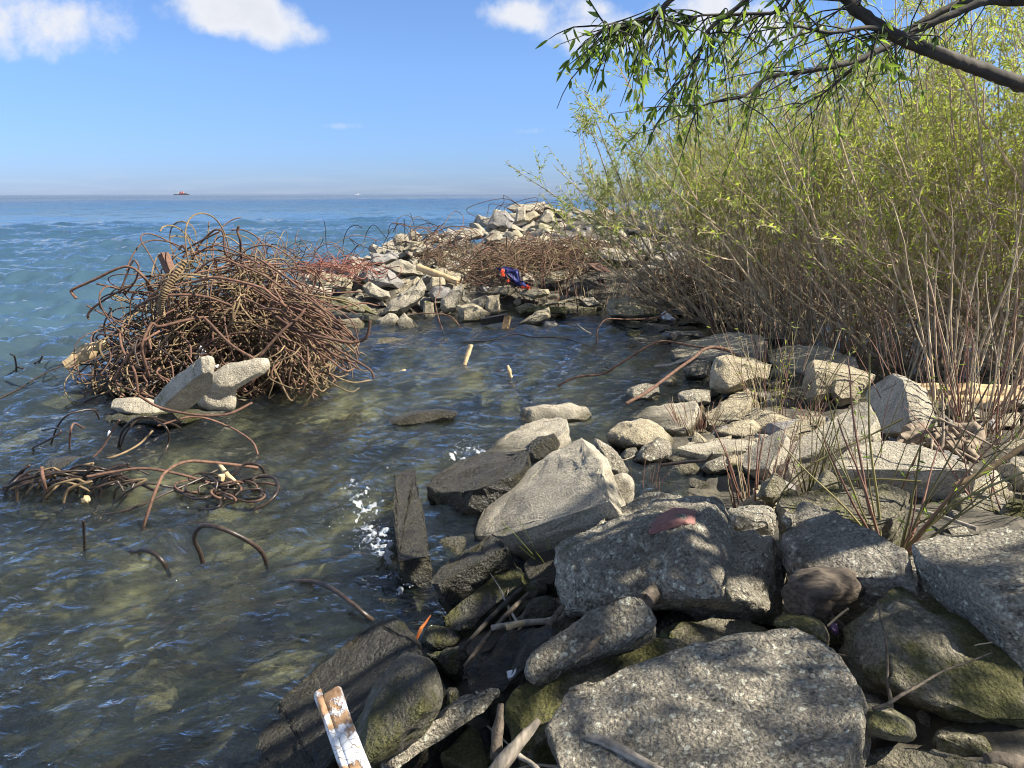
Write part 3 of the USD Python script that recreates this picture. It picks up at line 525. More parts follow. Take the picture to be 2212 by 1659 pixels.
# --- middle right
rock('large flat-topped slab with twig shadows in front of the gnarled root', C_FINE, [S([(1799, 1013), (1809, 984), (1840, 965), (1872, 953), (1914, 951), (1984, 963), (2040, 979), (2105, 1004), (2106, 1016), (2000, 1008), (1900, 1006), (1830, 1008)], [(1815, 990, .44), (1914, 953, .52), (2100, 1008, .50)], .22, .97)], .018, 6, .018)
rock('pale boulder at the right edge behind the rounded olive stone', C_FINE, [B([(2090, 1040), (2134, 1010), (2172, 1022), (2202, 1058), (2220, 1120), (2170, 1110), (2110, 1075)], t=.5, y=4.0)], .025, 8, .02, **BL)
rock('smooth rounded olive stone near the right edge', C_MOSS, [B([(2050, 1090), (2056, 1078), (2069, 1066), (2134, 1067), (2167, 1081), (2177, 1103), (2175, 1130), (2120, 1132), (2060, 1126)], t=.35, y=3.7)], .02, 9, .012, **BL)
rock('long pale tilted slab pointing up right among the shoots', C_FINE, [S([(1662, 1012), (1700, 960), (1784, 911), (1864, 864), (1882, 871), (1894, 905), (1878, 927), (1834, 936), (1779, 956), (1700, 1000)], [(1665, 1010, .24), (1870, 866, .58), (1885, 920, .52)], .2, .95)], .018, 6, .014)
rock('tilted slab standing behind the long pale slab near the split log', C_FINE, [S([(1862, 852), (1880, 828), (1929, 808), (1950, 820), (1957, 857), (1967, 895), (1953, 934), (1905, 936), (1890, 905), (1880, 870)], [(1866, 850, .42), (1935, 810, .66), (1950, 930, .36)], .22, .92)], .02, 5, .02, strata=.01)
rock('narrow slab fragment left of the long pale tilted slab', C_FINE, [S([(1599, 1006), (1614, 966), (1650, 944), (1690, 924), (1700, 942), (1682, 982), (1658, 1012), (1615, 1014)], [(1605, 1005, .2), (1690, 926, .42), (1682, 980, .32)], .16)], .02, 5, .014)
rock('pale curved fragment above the narrow slab fragment', C_WARM, [S([(1685, 936), (1719, 908), (1764, 885), (1784, 900), (1764, 916), (1700, 950)], [(1690, 936, .36), (1764, 886, .46), (1780, 902, .44)], .14)], .02, 5, .014, **CH)
rock('round pale boulder at the edge of the still pool', C_WARM, [B([(1313, 941), (1319, 922), (1344, 910), (1389, 903), (1419, 913), (1446, 936), (1460, 958), (1440, 975), (1369, 975), (1339, 970), (1316, 956)], .02, .5)], .02, 8, .03, **BL)
rock('rough stone resting against the front of the round pale boulder', C_AGG, [B([(1365, 992), (1394, 960), (1424, 943), (1451, 955), (1452, 980), (1436, 997), (1394, 1008), (1366, 1003)], .03, .3)], .018, 7, .024, **CH)
rock('small round stone left of the rough stone by the pool', C_AGG, [B([(1337, 985), (1350, 969), (1375, 967), (1382, 985), (1368, 1001), (1345, 1002)], .02, .2)], .02, 6, .012, **CH)
rock('low flat slab lying behind the clump of dry stubble', C_FINE, [S([(1462, 968), (1494, 954), (1569, 946), (1642, 950), (1622, 970), (1560, 976), (1500, 976)], [(1470, 966, .14), (1640, 951, .2), (1560, 975, .16)], .13, .97)], .02, 5, .02)
rock('pale wedge-shaped block with sunlit tilted top by the bush', C_WARM, [B([(1535, 841), (1534, 801), (1544, 770), (1569, 765), (1620, 774), (1670, 786), (1657, 818), (1619, 835), (1564, 857)], .1, .45, front=[(1552, 797, .05), (1590, 815, .0), (1640, 822, .08)])], .022, 5, .02, name='concrete_block', cat='concrete block')
rock('layered chunk below the wedge-shaped block', C_WARM, [S([(1519, 888), (1569, 860), (1616, 839), (1627, 862), (1592, 898), (1560, 922), (1532, 918)], [(1524, 888, .14), (1616, 841, .26), (1592, 898, .14)], .16)], .022, 5, .02, strata=.02, **CH)
rock('flat stone with striped shadow below the layered chunk', C_WARM, [B([(1540, 935), (1581, 911), (1627, 904), (1646, 922), (1640, 944), (1606, 949), (1560, 945)], .06, .35)], .022, 6, .02, **CH)
rock('slab beside the spiky dry stubble at the pool edge', C_FINE, [S([(1367, 903), (1404, 877), (1440, 871), (1501, 868), (1512, 882), (1478, 926), (1448, 932), (1410, 910)], [(1370, 902, .04), (1500, 869, .18), (1475, 926, .1)], .16)], .022, 5, .022)
rock('rounded grey block in the pool under the long rusty bar', C_AGG, [B([(1350, 853), (1359, 835), (1384, 827), (1419, 832), (1427, 851), (1420, 868), (1356, 874)], .0, .35)], .022, 5, .02, **CH)
rock('little pale stone behind the rounded grey pool block', C_WARM, [B([(1428, 826), (1440, 811), (1455, 807), (1466, 822), (1455, 836), (1430, 836)], .02, .25)], .025, 4, .015, **CH)
rock('square chunk between stubble and the pool block', C_AGG, [B([(1463, 852), (1494, 839), (1537, 841), (1538, 870), (1500, 880), (1465, 868)], .05, .35)], .025, 5, .02, **CH)
rock('rough dark chunk left of the wedge-shaped block', C_ROUGH, [B([(1475, 797), (1506, 777), (1537, 777), (1535, 813), (1500, 820), (1478, 812)], .05, .35)], .025, 5, .025, **CH)
rock('broad flat slab at the foot of the bushes beside the pool', C_FINE, [S([(1450, 757), (1469, 740), (1520, 726), (1569, 717), (1636, 716), (1657, 738), (1653, 760), (1560, 766), (1494, 774), (1458, 771)], [(1460, 757, .1), (1600, 717, .26), (1653, 758, .2)], .2)], .028, 5, .022, strata=.012)
rock('second flat slab right of the broad flat slab under the bushes', C_FINE, [S([(1655, 757), (1709, 743), (1784, 748), (1848, 773), (1856, 796), (1780, 800), (1696, 796), (1664, 780)], [(1665, 757, .16), (1784, 748, .24), (1850, 794, .18)], .2)], .028, 5, .022, strata=.012)
rock('block with a square recess casting a dark shadow in its face', C_WARM, [B([(1731, 834), (1739, 796), (1757, 775), (1830, 789), (1900, 812), (1885, 832), (1800, 862), (1744, 875)], .14, .5, front=[(1760, 800, -.02)])], .022, 4, .018, name='concrete_block', cat='concrete block')
rock('smaller rounded block leaning on the recessed block', C_WARM, [B([(1788, 852), (1795, 814), (1810, 805), (1850, 811), (1870, 832), (1852, 870), (1812, 878)], .16, .4)], .022, 4, .018, **CH)
rock('low mossy block in front of the split orange-brown log', C_MOSS, [B([(1952, 872), (1957, 844), (1990, 841), (2030, 868), (2026, 893), (1970, 897)], .14, .3)], .025, 5, .014, **CH)
rock('small upright stone at the left end of the twig-shadowed slab', C_MOSS, [B([(1752, 1062), (1772, 1020), (1794, 1012), (1813, 1030), (1816, 1055), (1785, 1068)], .28, .22)], .02, 6, .016, **CH)
rock('stone with a round hole in the shallow pool behind the tall tilted slab', C_MOSS, [B([(1436, 1014), (1455, 1000), (1480, 994), (1510, 1000), (1522, 1016), (1490, 1032), (1445, 1034)], .02, .25)], .02, 6, .02, **CH)
rock('low stone left of the holed stone in the shallow pool', C_MOSS, [B([(1440, 990), (1470, 981), (1505, 990), (1512, 998), (1470, 1004), (1445, 1002)], .04, .2)], .02, 5, .014, **CH)
rock('grey lump beside the bent dark bar in the shallow pool', C_AGG, [B([(1510, 1012), (1540, 990), (1562, 984), (1582, 996), (1578, 1022), (1530, 1028)], .04, .22)], .02, 5, .02, **CH)
rock('tiny square stone in front of the narrow slab fragment', C_WARM, [B([(1564, 1000), (1574, 983), (1588, 979), (1598, 990), (1594, 1010), (1572, 1014)], .08, .15)], .02, 4, .012, **CH)
rock('crumbled stone at the foot of the shoots right of the shallow pool', C_MOSS, [B([(1630, 1075), (1645, 1040), (1672, 1022), (1690, 1030), (1685, 1060), (1710, 1075), (1670, 1092)], .25, .3)], .02, 4, .03, **CH)
rock('pale shallow slab under the thin water of the side pool', C_FINE, [S([(1480, 1060), (1500, 1034), (1600, 1030), (1620, 1060), (1570, 1078), (1500, 1078)], .0, .2)], .03, 4, .015)

# --- stones standing in the water
rock('long low dark stone just breaking the surface in mid water', C_WET, [B([(815, 920), (850, 900), (900, 887), (960, 881), (1000, 890), (985, 904), (940, 914), (880, 924), (835, 926)], -.03, .35)], .022, 7, .012, **CH)
rock('arched pale stone in the water with a dark underside', C_FINE, [B([(1116, 902), (1130, 881), (1170, 872), (1230, 871), (1265, 877), (1284, 898), (1270, 910), (1200, 908), (1150, 920), (1125, 922)], -.03, .4)], .02, 7, .02, **BL)
rock('flat sunlit stone sloping to a splash right of mid water', C_FINE, [S([(1030, 980), (1075, 944), (1140, 911), (1190, 897), (1224, 904), (1227, 926), (1200, 950), (1150, 968), (1100, 980)], [(1035, 978, .02), (1200, 898, .2), (1200, 948, .16)], .24)], .02, 6, .016)
rock('dark wet stone in front of the flat sunlit stone', C_WET, [B([(1128, 985), (1145, 955), (1170, 940), (1198, 931), (1213, 960), (1195, 997), (1150, 1005)], .0, .3)], .02, 7, .02, **BL)
rock('round dark mossy stone between the post and the tilted slab', C_WETMOSS, [B([(943, 1175), (952, 1160), (969, 1153), (1004, 1157), (1012, 1172), (1005, 1205), (970, 1216), (948, 1206)], -.02, .2)], .018, 6, .02, **BL)
rock('wet bluish slab glimpsed behind the brick-bearing block', C_WET, [S([(1129, 1222), (1154, 1188), (1205, 1180), (1215, 1240), (1190, 1262), (1136, 1255)], [(1135, 1225, .14), (1200, 1183, .22), (1190, 1260, .18)], .2)], .02, 4, .012)
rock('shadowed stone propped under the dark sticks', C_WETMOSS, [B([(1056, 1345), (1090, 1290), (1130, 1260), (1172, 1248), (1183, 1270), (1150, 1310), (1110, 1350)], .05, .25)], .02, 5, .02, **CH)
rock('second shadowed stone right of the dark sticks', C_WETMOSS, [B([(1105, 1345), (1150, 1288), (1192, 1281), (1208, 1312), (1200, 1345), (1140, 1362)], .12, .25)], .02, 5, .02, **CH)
rock('wet bluish ledge at the foot of the square post', C_WET, [S([(770, 1250), (800, 1235), (858, 1225), (862, 1262), (900, 1290), (830, 1300), (780, 1275)], .02, .2)], .022, 4, .014)

# --- around the rebar heap
rock('flat grey slab leaning up left against the rebar heap', C_FINE, [S([(333, 858), (363, 826), (413, 783), (448, 760), (461, 773), (459, 798), (427, 836), (390, 864), (355, 868)], [(340, 858, .30), (450, 765, .75), (425, 838, .36)], .14)], .022, 5, .012)
rock('Y-shaped grey slab propped against the rebar heap', C_FINE, [B([(428, 842), (455, 807), (490, 783), (553, 773), (584, 770), (590, 787), (575, 804), (535, 824), (500, 850), (450, 850)], t=.25, y=6.4), B([(424, 874), (430, 838), (462, 808), (512, 835), (511, 880), (498, 892), (453, 890)], t=.25, y=6.4)], .022, 6, .012, 3)
rock('flat pale stone at the water edge below the two leaning slabs', C_FINE, [B([(236, 880), (240, 862), (250, 857), (325, 860), (372, 882), (360, 899), (300, 902), (262, 896)], t=.3, y=6.3)], .022, 6, .014, **CH)
rock('low dark mossy slab under the left skirt of the rebar heap', C_WETMOSS, [B([(208, 845), (225, 820), (280, 813), (345, 808), (354, 835), (320, 854), (230, 858)], .0, .5)], .03, 5, .03)
rock('dark wet ledge carrying the two leaning slabs', C_WETMOSS, [B([(203, 908), (250, 886), (340, 884), (440, 884), (505, 885), (515, 900), (400, 925), (230, 922)], .0, .6)], .03, 5, .03)
rock('dark wet stone among the drowned bars at far left', C_WET, [B([(88, 1012), (105, 990), (150, 984), (212, 988), (205, 1012), (120, 1022)], .0, .35)], .022, 6, .014, **CH)
# ------------------------------------------------------------------ the rubble bank: larger pieces one by one
def mid(label, mat, sil, y=None, t=None, L=None, name='concrete_chunk', cat='concrete chunk', group=None, rnd=2, cuts=6):
    s = np.asarray(sil, float); y = bank_y(s[:, 1].max()) if y is None else y
    w = np.ptp(s[:, 0]) / 1106 * TX * y
    t = .7 * w if t is None else t
    L = max(.03, w / 26) if L is None else L
    rock(label, mat, [B(sil, t=t, y=y)], L, rnd, w * .05, cuts, name=name, cat=cat, group=group)
SL = dict(name='flat_rock', cat='rock')
mid('smooth dark grey slab lying flat on top of the mid bank', C_DARK, [(774, 597), (785, 576), (815, 576), (845, 583), (872, 612), (862, 624), (815, 619), (790, 610)], **SL)
mid('broad pale chunk with rough sunlit face right of the heap', C_WARM, [(659, 606), (670, 596), (715, 591), (748, 597), (765, 612), (758, 629), (715, 629), (680, 622)])
mid('short grey block jutting out under the dark flat slab', C_PALE, [(783, 618), (797, 608), (840, 631), (847, 643), (828, 651), (790, 634)])
mid('long rough beam sloping down to the pool', C_PALE, [(818, 684), (828, 668), (865, 633), (910, 603), (926, 619), (916, 641), (890, 661), (865, 681), (845, 684)], name='concrete_beam', cat='concrete beam', cuts=4)
mid('narrow beam lying behind the long rough sloping beam', C_WARM, [(826, 659), (850, 634), (880, 607), (905, 597), (909, 607), (880, 632), (845, 663)], y=12.9, name='concrete_beam', cat='concrete beam', cuts=4)
mid('dark capping stone above the upright stub', C_DARK, [(922, 633), (935, 618), (954, 616), (972, 622), (980, 640), (969, 650), (934, 652)])
mid('upright concrete stub standing in the pool edge', C_WARM, [(913, 666), (916, 648), (937, 654), (940, 694), (915, 695)], name='concrete_post', cat='concrete post', cuts=3)
mid('big grey block behind the upright stub', C_PALE, [(953, 648), (979, 619), (1002, 613), (1003, 640), (985, 670), (960, 680), (950, 665)])
mid('chunky sunlit block at the back edge of the pool', C_WARM, [(988, 700), (988, 660), (1024, 653), (1040, 668), (1059, 676), (1058, 690), (1026, 700)])
mid('rounded block above the chunky sunlit block', C_PALE, [(1000, 662), (1024, 645), (1054, 634), (1056, 650), (1040, 672), (1020, 668)], y=12.6)
mid('leaning grey block right of the rounded block', C_WARM, [(1052, 640), (1079, 634), (1080, 655), (1081, 676), (1059, 685), (1046, 665)])
mid('dark square-cut chunk at the left pool corner', C_PALE, [(808, 708), (815, 691), (840, 676), (862, 682), (860, 703), (822, 716)])
mid('pair-shaped chunk beside the dark square-cut chunk', C_PALE, [(853, 698), (873, 676), (890, 688), (906, 709), (886, 720), (862, 716)])
mid('low pale slab right behind the loose rebar ends', C_WARM, [(712, 706), (735, 691), (775, 686), (792, 699), (780, 714), (728, 719)], **SL)
mid('flat pale ledge lying in the pool', C_WARM, [(772, 750), (795, 733), (885, 729), (891, 742), (880, 759), (830, 756)], y=10.0, t=.5, **SL)
mid('long mossy beam reaching from heap to pool', C_MOSS, [(655, 636), (690, 632), (790, 653), (822, 672), (815, 681), (765, 677), (690, 655)], y=11.6, t=.5, name='concrete_beam', cat='concrete beam', cuts=3)
mid('weathered beam above the long mossy beam', C_PALE, [(636, 618), (660, 612), (719, 623), (719, 636), (690, 640), (645, 632)], y=11.9, t=.4, name='concrete_beam', cat='concrete beam', cuts=3)
mid('dark angular chunk near the top of the mid bank', C_DARK, [(793, 570), (808, 546), (840, 548), (857, 558), (830, 572)])
mid('big pale slab behind the smooth dark slab', C_PALE, [(826, 575), (865, 558), (906, 577), (915, 594), (873, 595), (845, 590)], **SL)
mid('thin slab sandwiched under the big pale slab', C_PALE, [(800, 580), (825, 571), (872, 587), (872, 603), (840, 598)], y=13.8, **SL)
mid('warm brown chunk right of the fallen plank', C_WARM, [(925, 582), (954, 577), (1001, 594), (1001, 609), (979, 602), (937, 594)])
mid('small cube of concrete under the fallen plank', C_WARM, [(926, 612), (934, 598), (960, 599), (963, 617), (929, 624)])
mid('white square chunk at the left end of the bank crest', C_PALE, [(848, 520), (852, 507), (862, 503), (882, 504), (883, 523), (852, 530)])
mid('white pointed chunk on the left bank crest', C_PALE, [(882, 514), (887, 492), (908, 505), (903, 520), (884, 520)])
mid('yellowish slab on the left bank crest', C_WARM, [(870, 540), (887, 522), (914, 519), (926, 526), (892, 547)], **SL)
mid('pale wedge below the yellowish crest slab', C_PALE, [(890, 548), (904, 532), (932, 527), (935, 536), (904, 550)], **SL)
mid('whitish slab topping the middle of the bank crest', C_PALE, [(980, 510), (1004, 494), (1042, 494), (1047, 508), (1014, 520), (990, 518)], **SL)
mid('tall grey chunk right of the whitish crest slab', C_PALE, [(1043, 518), (1059, 499), (1080, 499), (1083, 520), (1054, 526)])
mid('upright flat slab set in the crest heap', C_PALE, [(1111, 486), (1116, 447), (1136, 446), (1137, 478)], **SL)
mid('leaning sunlit slab in front of the crest heap', C_WARM, [(1117, 474), (1154, 452), (1168, 465), (1142, 482)], **SL)
mid('dark boulder at the left foot of the crest heap', C_DARK, [(1053, 486), (1069, 457), (1094, 454), (1113, 475), (1100, 494), (1070, 494)], name='boulder', cat='boulder')
mid('flat cap stone along the top of the crest heap', C_PALE, [(1093, 450), (1117, 439), (1177, 438), (1191, 448), (1170, 458), (1110, 458)], **SL)
mid('grey slab leaning right in the crest heap', C_PALE, [(1160, 478), (1180, 452), (1196, 456), (1200, 480), (1175, 488)], **SL)
mid('big square block standing in the pool before the leaning shrub', C_WARM, [(1309, 664), (1314, 647), (1358, 642), (1412, 664), (1410, 680), (1384, 686), (1356, 692), (1320, 684)], y=11.4, t=.9, name='concrete_block', cat='concrete block', cuts=4)
mid('tilted flat slab left of the square pool block', C_PALE, [(1244, 646), (1281, 642), (1302, 658), (1269, 665)], y=12.6, **SL)
mid('thin slab rising right behind the pool', C_WARM, [(1173, 658), (1254, 637), (1260, 643), (1206, 660)], y=12.5, t=.4, **SL)
mid('low flat beam at the back of the pool', C_MOSS, [(1112, 664), (1150, 656), (1225, 662), (1231, 672), (1228, 680), (1120, 676)], y=12.0, t=.4, name='concrete_beam', cat='concrete beam', cuts=2)
mid('slanting chunk standing in the middle of the pool', C_WARM, [(1119, 700), (1156, 673), (1186, 664), (1191, 686), (1160, 702)], y=11.0, t=.4)
mid('pointed dark chunk in the pool right of the slanting chunk', C_DARK, [(1168, 720), (1178, 694), (1199, 694), (1221, 716), (1200, 724)], y=10.7, t=.4)
mid('low wet strip of stone leading to the pointed dark chunk', C_WET, [(1015, 742), (1080, 722), (1150, 704), (1182, 704), (1172, 722), (1100, 737), (1030, 748)], y=10.5, t=.3, **SL)
mid('squarish pale block behind the blue cloth', C_WARM, [(1180, 603), (1186, 587), (1219, 584), (1231, 598), (1221, 610), (1184, 612)])
mid('large dark slab standing on the bank behind the shrub', C_DARK, [(1378, 490), (1384, 449), (1431, 452), (1453, 498), (1429, 503), (1390, 498)], **SL)
mid('broad pale slab half hidden by the leaning shrub', C_PALE, [(1288, 545), (1305, 537), (1356, 542), (1382, 563), (1356, 572), (1294, 560)], **SL)
mid('mossy chunk on the bank right of the leaning shrub stems', C_WARM, [(1428, 578), (1440, 564), (1469, 561), (1484, 575), (1465, 590), (1436, 590)])
mid('grey chunk low in the bank behind the leaning shrub', C_PALE, [(1375, 590), (1390, 570), (1430, 574), (1440, 596), (1405, 604)])
mid('pale cube among the stones above the rusty plate', C_PALE, [(1384, 550), (1390, 520), (1402, 514), (1410, 540), (1405, 556)])
mid('small mossy stone in the pool nearest the leaning shrub', C_WETMOSS, [(1345, 728), (1360, 711), (1391, 714), (1392, 726), (1370, 732)], y=10.3, t=.3)
mid('flat mossy stone in the pool with two companions', C_WETMOSS, [(1329, 756), (1356, 744), (1381, 744), (1378, 757)], y=9.6, t=.3)
mid('longest of the low dark stones in the right of the pool', C_WET, [(1336, 763), (1381, 757), (1417, 759), (1419, 770), (1371, 778)], y=9.2, t=.35)
mid('tiny dark stone at the left of the low pool stones', C_WET, [(1301, 752), (1312, 745), (1325, 750), (1320, 757), (1304, 757)], y=9.6, t=.2)
mid('dark round stone between low pool stones and the bush slabs', C_WET, [(1414, 757), (1425, 745), (1442, 747), (1447, 757), (1430, 764)], y=9.4, t=.3)
mid('wedge of dark stone under the curve of the long rusty bar', C_WET, [(1278, 808), (1300, 793), (1320, 787), (1323, 801), (1300, 811)], y=8.6, t=.25)
mid('white painted chunk at the foot of the bank above the blue cloth', C_PALE, [(1105, 600), (1120, 588), (1150, 592), (1155, 606), (1125, 612)])
mid('slab edge at the pool just left of the square block', C_WARM, [(1060, 635), (1075, 618), (1105, 615), (1120, 626), (1100, 640)])
mid('rock with sunlit top under the red end of the cloth', C_WARM, [(1120, 635), (1140, 622), (1185, 624), (1190, 636), (1150, 644)])

# ------------------------------------------------------------------ loose rubble covering the bank (a dozen shapes, placed one by one)
protos = []
for k in range(14):
    rg = np.random.default_rng(900 + k)
    a = rg.uniform(-1, 1, (14, 3)) * np.array([1, rg.uniform(.5, .9), rg.uniform(.3, .65)]) * .5
    vf = rockify([a * .9], .13, 1, .05, 500 + k, 8)
    protos.append(vf)
UsdGeom.Scope.Define(stage, '/World/Kinds')
stage.GetPrimAtPath('/World/Kinds').SetSpecifier(Sdf.SpecifierClass)
rub_mats = [C_PALE, C_WARM, C_DARK, C_PALE, C_WARM]
rub = []
for k, (v, f) in enumerate(protos):
    for mi, m in enumerate(rub_mats[:3]):
        p = f'/World/Kinds/rubble_{k}_{mi}'
        stage.DefinePrim(p, 'Xform')
        usdkit.mesh(stage, p + '/chunk', (v, f), m, smooth=40); rub.append(p)
def place(kind, name, loc, rot, scale, label, cat, group):
    x = UsdGeom.Xform.Define(stage, f"/World/{numbered('/World', name)}")
    x.AddTranslateOp().Set(Gf.Vec3d(*map(float, loc))); x.AddRotateXYZOp().Set(Gf.Vec3f(*map(float, rot))); x.AddScaleOp().Set(Gf.Vec3f(*([float(scale)] * 3 if np.ndim(scale) == 0 else map(float, scale))))
    x.GetPrim().GetReferences().AddInternalReference(kind); x.GetPrim().SetInstanceable(True)
    return tag(x.GetPrim(), label, cat, group)
rg = np.random.default_rng(77)
sky_u, sky_v = [560, 640, 700, 760, 800, 850, 900, 950, 1000, 1050, 1100, 1200, 1300, 1500, 1620], [575, 565, 560, 552, 548, 512, 505, 500, 492, 462, 446, 446, 448, 450, 470]
n = 0
spill = []
while n < 780:
    u, v = rg.uniform(590, 1640), rg.uniform(440, 700)
    if n % 2: u = rg.uniform(760, 1520); v = np.interp(u, sky_u, sky_v) + 5 + 95 * rg.random() ** 1.3
    if v < np.interp(u, sky_u, sky_v) + 4 or (u < 760 and v > 660) or (1020 < u < 1300 and v > 665): continue
    y = bank_y(v) + rg.uniform(0, .5); q = Q(u, v, y)
    if u > 1300 and v > 655: q = P(u, v, .0); y = q[1]
    s = rg.uniform(.24, .66) * y / 13.5 * (.7 if v > 650 else 1)
    if n >= 295: s *= .62
    loc, rot = q - np.array([0, 0, s * .12]), (rg.uniform(-25, 25), rg.uniform(-25, 25), rg.uniform(0, 360)); k_, m_ = rg.integers(len(protos)), rg.choice([0, 0, 1, 1, 2])
    if n < 295: place(rub[k_ * 3 + m_], 'rubble_chunk', loc, rot, s, 'loose broken concrete chunk heaped among others on the far rubble bank', 'rubble', 'loose chunks covering the rubble bank')
    else:
        v_, f_ = protos[k_]; spill.append((trimesh.transformations.euler_matrix(*np.radians(rot))[:3, :3], s, loc, k_))
    n += 1
mb = MB()
for R_, s_, l_, k_ in spill: mb.add(protos[k_][0] @ R_.T * s_ + l_, protos[k_][1])
tag(obj('small_rubble', mb.get(), C_PALE, smooth=40), 'smaller broken concrete filling the gaps of the far rubble bank', 'rubble', kind='stuff')
# small stones in the gaps between the foreground slabs
dk = []
for k in (0, 3, 5, 8, 11):
    p = f'/World/Kinds/gap_stone_{k}'; stage.DefinePrim(p, 'Xform'); usdkit.mesh(stage, p + '/stone', protos[k], [C_MOSS, C_WET, C_AGG][k % 3], smooth=50); dk.append(p)
n = 0
while n < 260:
    u, v = rg.uniform(880, 2212), rg.uniform(800, 1659)
    if u < np.interp(v, [700, 800, 900, 1000, 1200, 1330, 1500, 1659], [1430, 1380, 1330, 1250, 1000, 900, 960, 900]): continue
    q = P(u, v, .12); z = gz(q[0], q[1])
    if z < -.15: continue
    q = P(u, v, z + .02); s = rg.uniform(.12, .30)
    place(dk[rg.integers(len(dk))], 'gap_stone', (q[0], q[1], gz(q[0], q[1]) + .02), (rg.uniform(-20, 20), rg.uniform(-20, 20), rg.uniform(0, 360)), s, 'small dark stone lying down in the gaps between the shore slabs', 'stone', 'small stones in the gaps between slabs'); n += 1
# broken pieces crowding the ground between pool and bushes
for k_, (u0, u1, v0, v1, m, wh) in enumerate([(1440, 1720, 770, 850, 34, 'between the pool and the foot of the bushes'), (1480, 1800, 850, 1000, 34, 'between the larger mid-right slabs'), (1960, 2230, 870, 1150, 26, 'below the split log at the right edge'), (1300, 1640, 690, 760, 26, 'in the wet edge under the leaning shrub'), (1640, 2000, 1000, 1110, 16, 'around the clump of cut shoots')]):
    for i_ in range(m):
        u, v = rg.uniform(u0, u1), rg.uniform(v0, v1); q = P(u, v, .1); z = gz(q[0], q[1]); s = rg.uniform(.18, .46) * (.8 if k_ == 4 else 1)
        kk = rg.integers(len(protos)) * 3 + rg.choice([0, 1, 1, 2]); place(rub[kk], 'broken_chunk', (q[0], q[1], z + s * .08), (rg.uniform(-18, 18), rg.uniform(-18, 18), rg.uniform(0, 360)), s, 'broken chunk of concrete ' + wh, 'concrete chunk', 'broken chunks ' + wh)
for i_ in range(30):
    u, v = rg.uniform(1300, 1660), rg.uniform(650, 752); q = P(u, v, .02); s = rg.uniform(.55, 1.0)
    if u < 1300 + (v - 650) * 1.1: continue
    place(rub[rg.integers(len(protos)) * 3 + rg.choice([0, 1, 2, 2])], 'flat_stone', (q[0], q[1], .03), (rg.uniform(-9, 9), rg.uniform(-9, 9), rg.uniform(0, 360)), (s, s * .8, s * .38), 'flat grey slab lying in the shallows under the leaning shrubs', 'rock', 'flat slabs in the shallows under the leaning shrubs')
# drowned slabs, pale through the water
un = []
for k in (1, 4, 6, 9):
    p = f'/World/Kinds/drowned_{k}'; stage.DefinePrim(p, 'Xform'); usdkit.mesh(stage, p + '/slab', protos[k], [C_WARM, C_PALE][k % 2], smooth=50); un.append(p)
SUNK = concrete('sunken_slab', (.40, .35, .19), (.14, .12, .06), (.6, .54, .35), 40, .3, .1, 0, .5, line=-9)
for p in un: UsdShade.MaterialBindingAPI(stage.GetPrimAtPath(p + '/slab')).Bind(SUNK)
spots = [(860, 815, 1.1), (1000, 830, 1.3), (1080, 845, .9), (940, 860, .8), (1150, 800, .7), (1220, 830, .9), (900, 800, .8), (1000, 780, .7), (1100, 880, .7), (700, 900, .9), (780, 930, .8), (800, 1065, .45), (790, 1240, .4), (640, 960, .7), (560, 1180, .5), (480, 1270, .5), (640, 1300, .55), (590, 1200, .4),
         (300, 1290, .6), (430, 1370, .5), (200, 1180, .6), (620, 1440, .5), (520, 1480, .4), (90, 1270, .6), (140, 860, 1.0), (80, 940, .9), (200, 930, .8), (1300, 850, .8), (1320, 800, .8), (680, 1140, .5), (720, 1060, .5), (380, 1130, .5), (250, 1420, .5), (700, 1250, .4), (60, 1100, .6), (1180, 860, .7), (1040, 920, .6), (330, 1500, .4), (160, 1580, .4)]
for u, v, s in spots:
    q = P(u, v, -.25); z = gz(q[0], q[1]); q = P(u, v, z)
    place(un[rg.integers(4)], 'sunken_stone', (q[0], q[1], z - s * .03), (rg.uniform(-8, 8), rg.uniform(-8, 8), rg.uniform(0, 360)), (s * 1.1, s * .8, s * .3), 'pale yellowish slab lying under the clear shallow water', 'sunken stone', 'pale slabs under the shallow water')
def grow0(rg, p, d, L, n=8):
    pts = [p]
    for i in range(n):
        d = d + rg.normal(size=3) * .12; d = d / np.linalg.norm(d); p = p + d * L / n; pts.append(p)
    return np.array(pts)
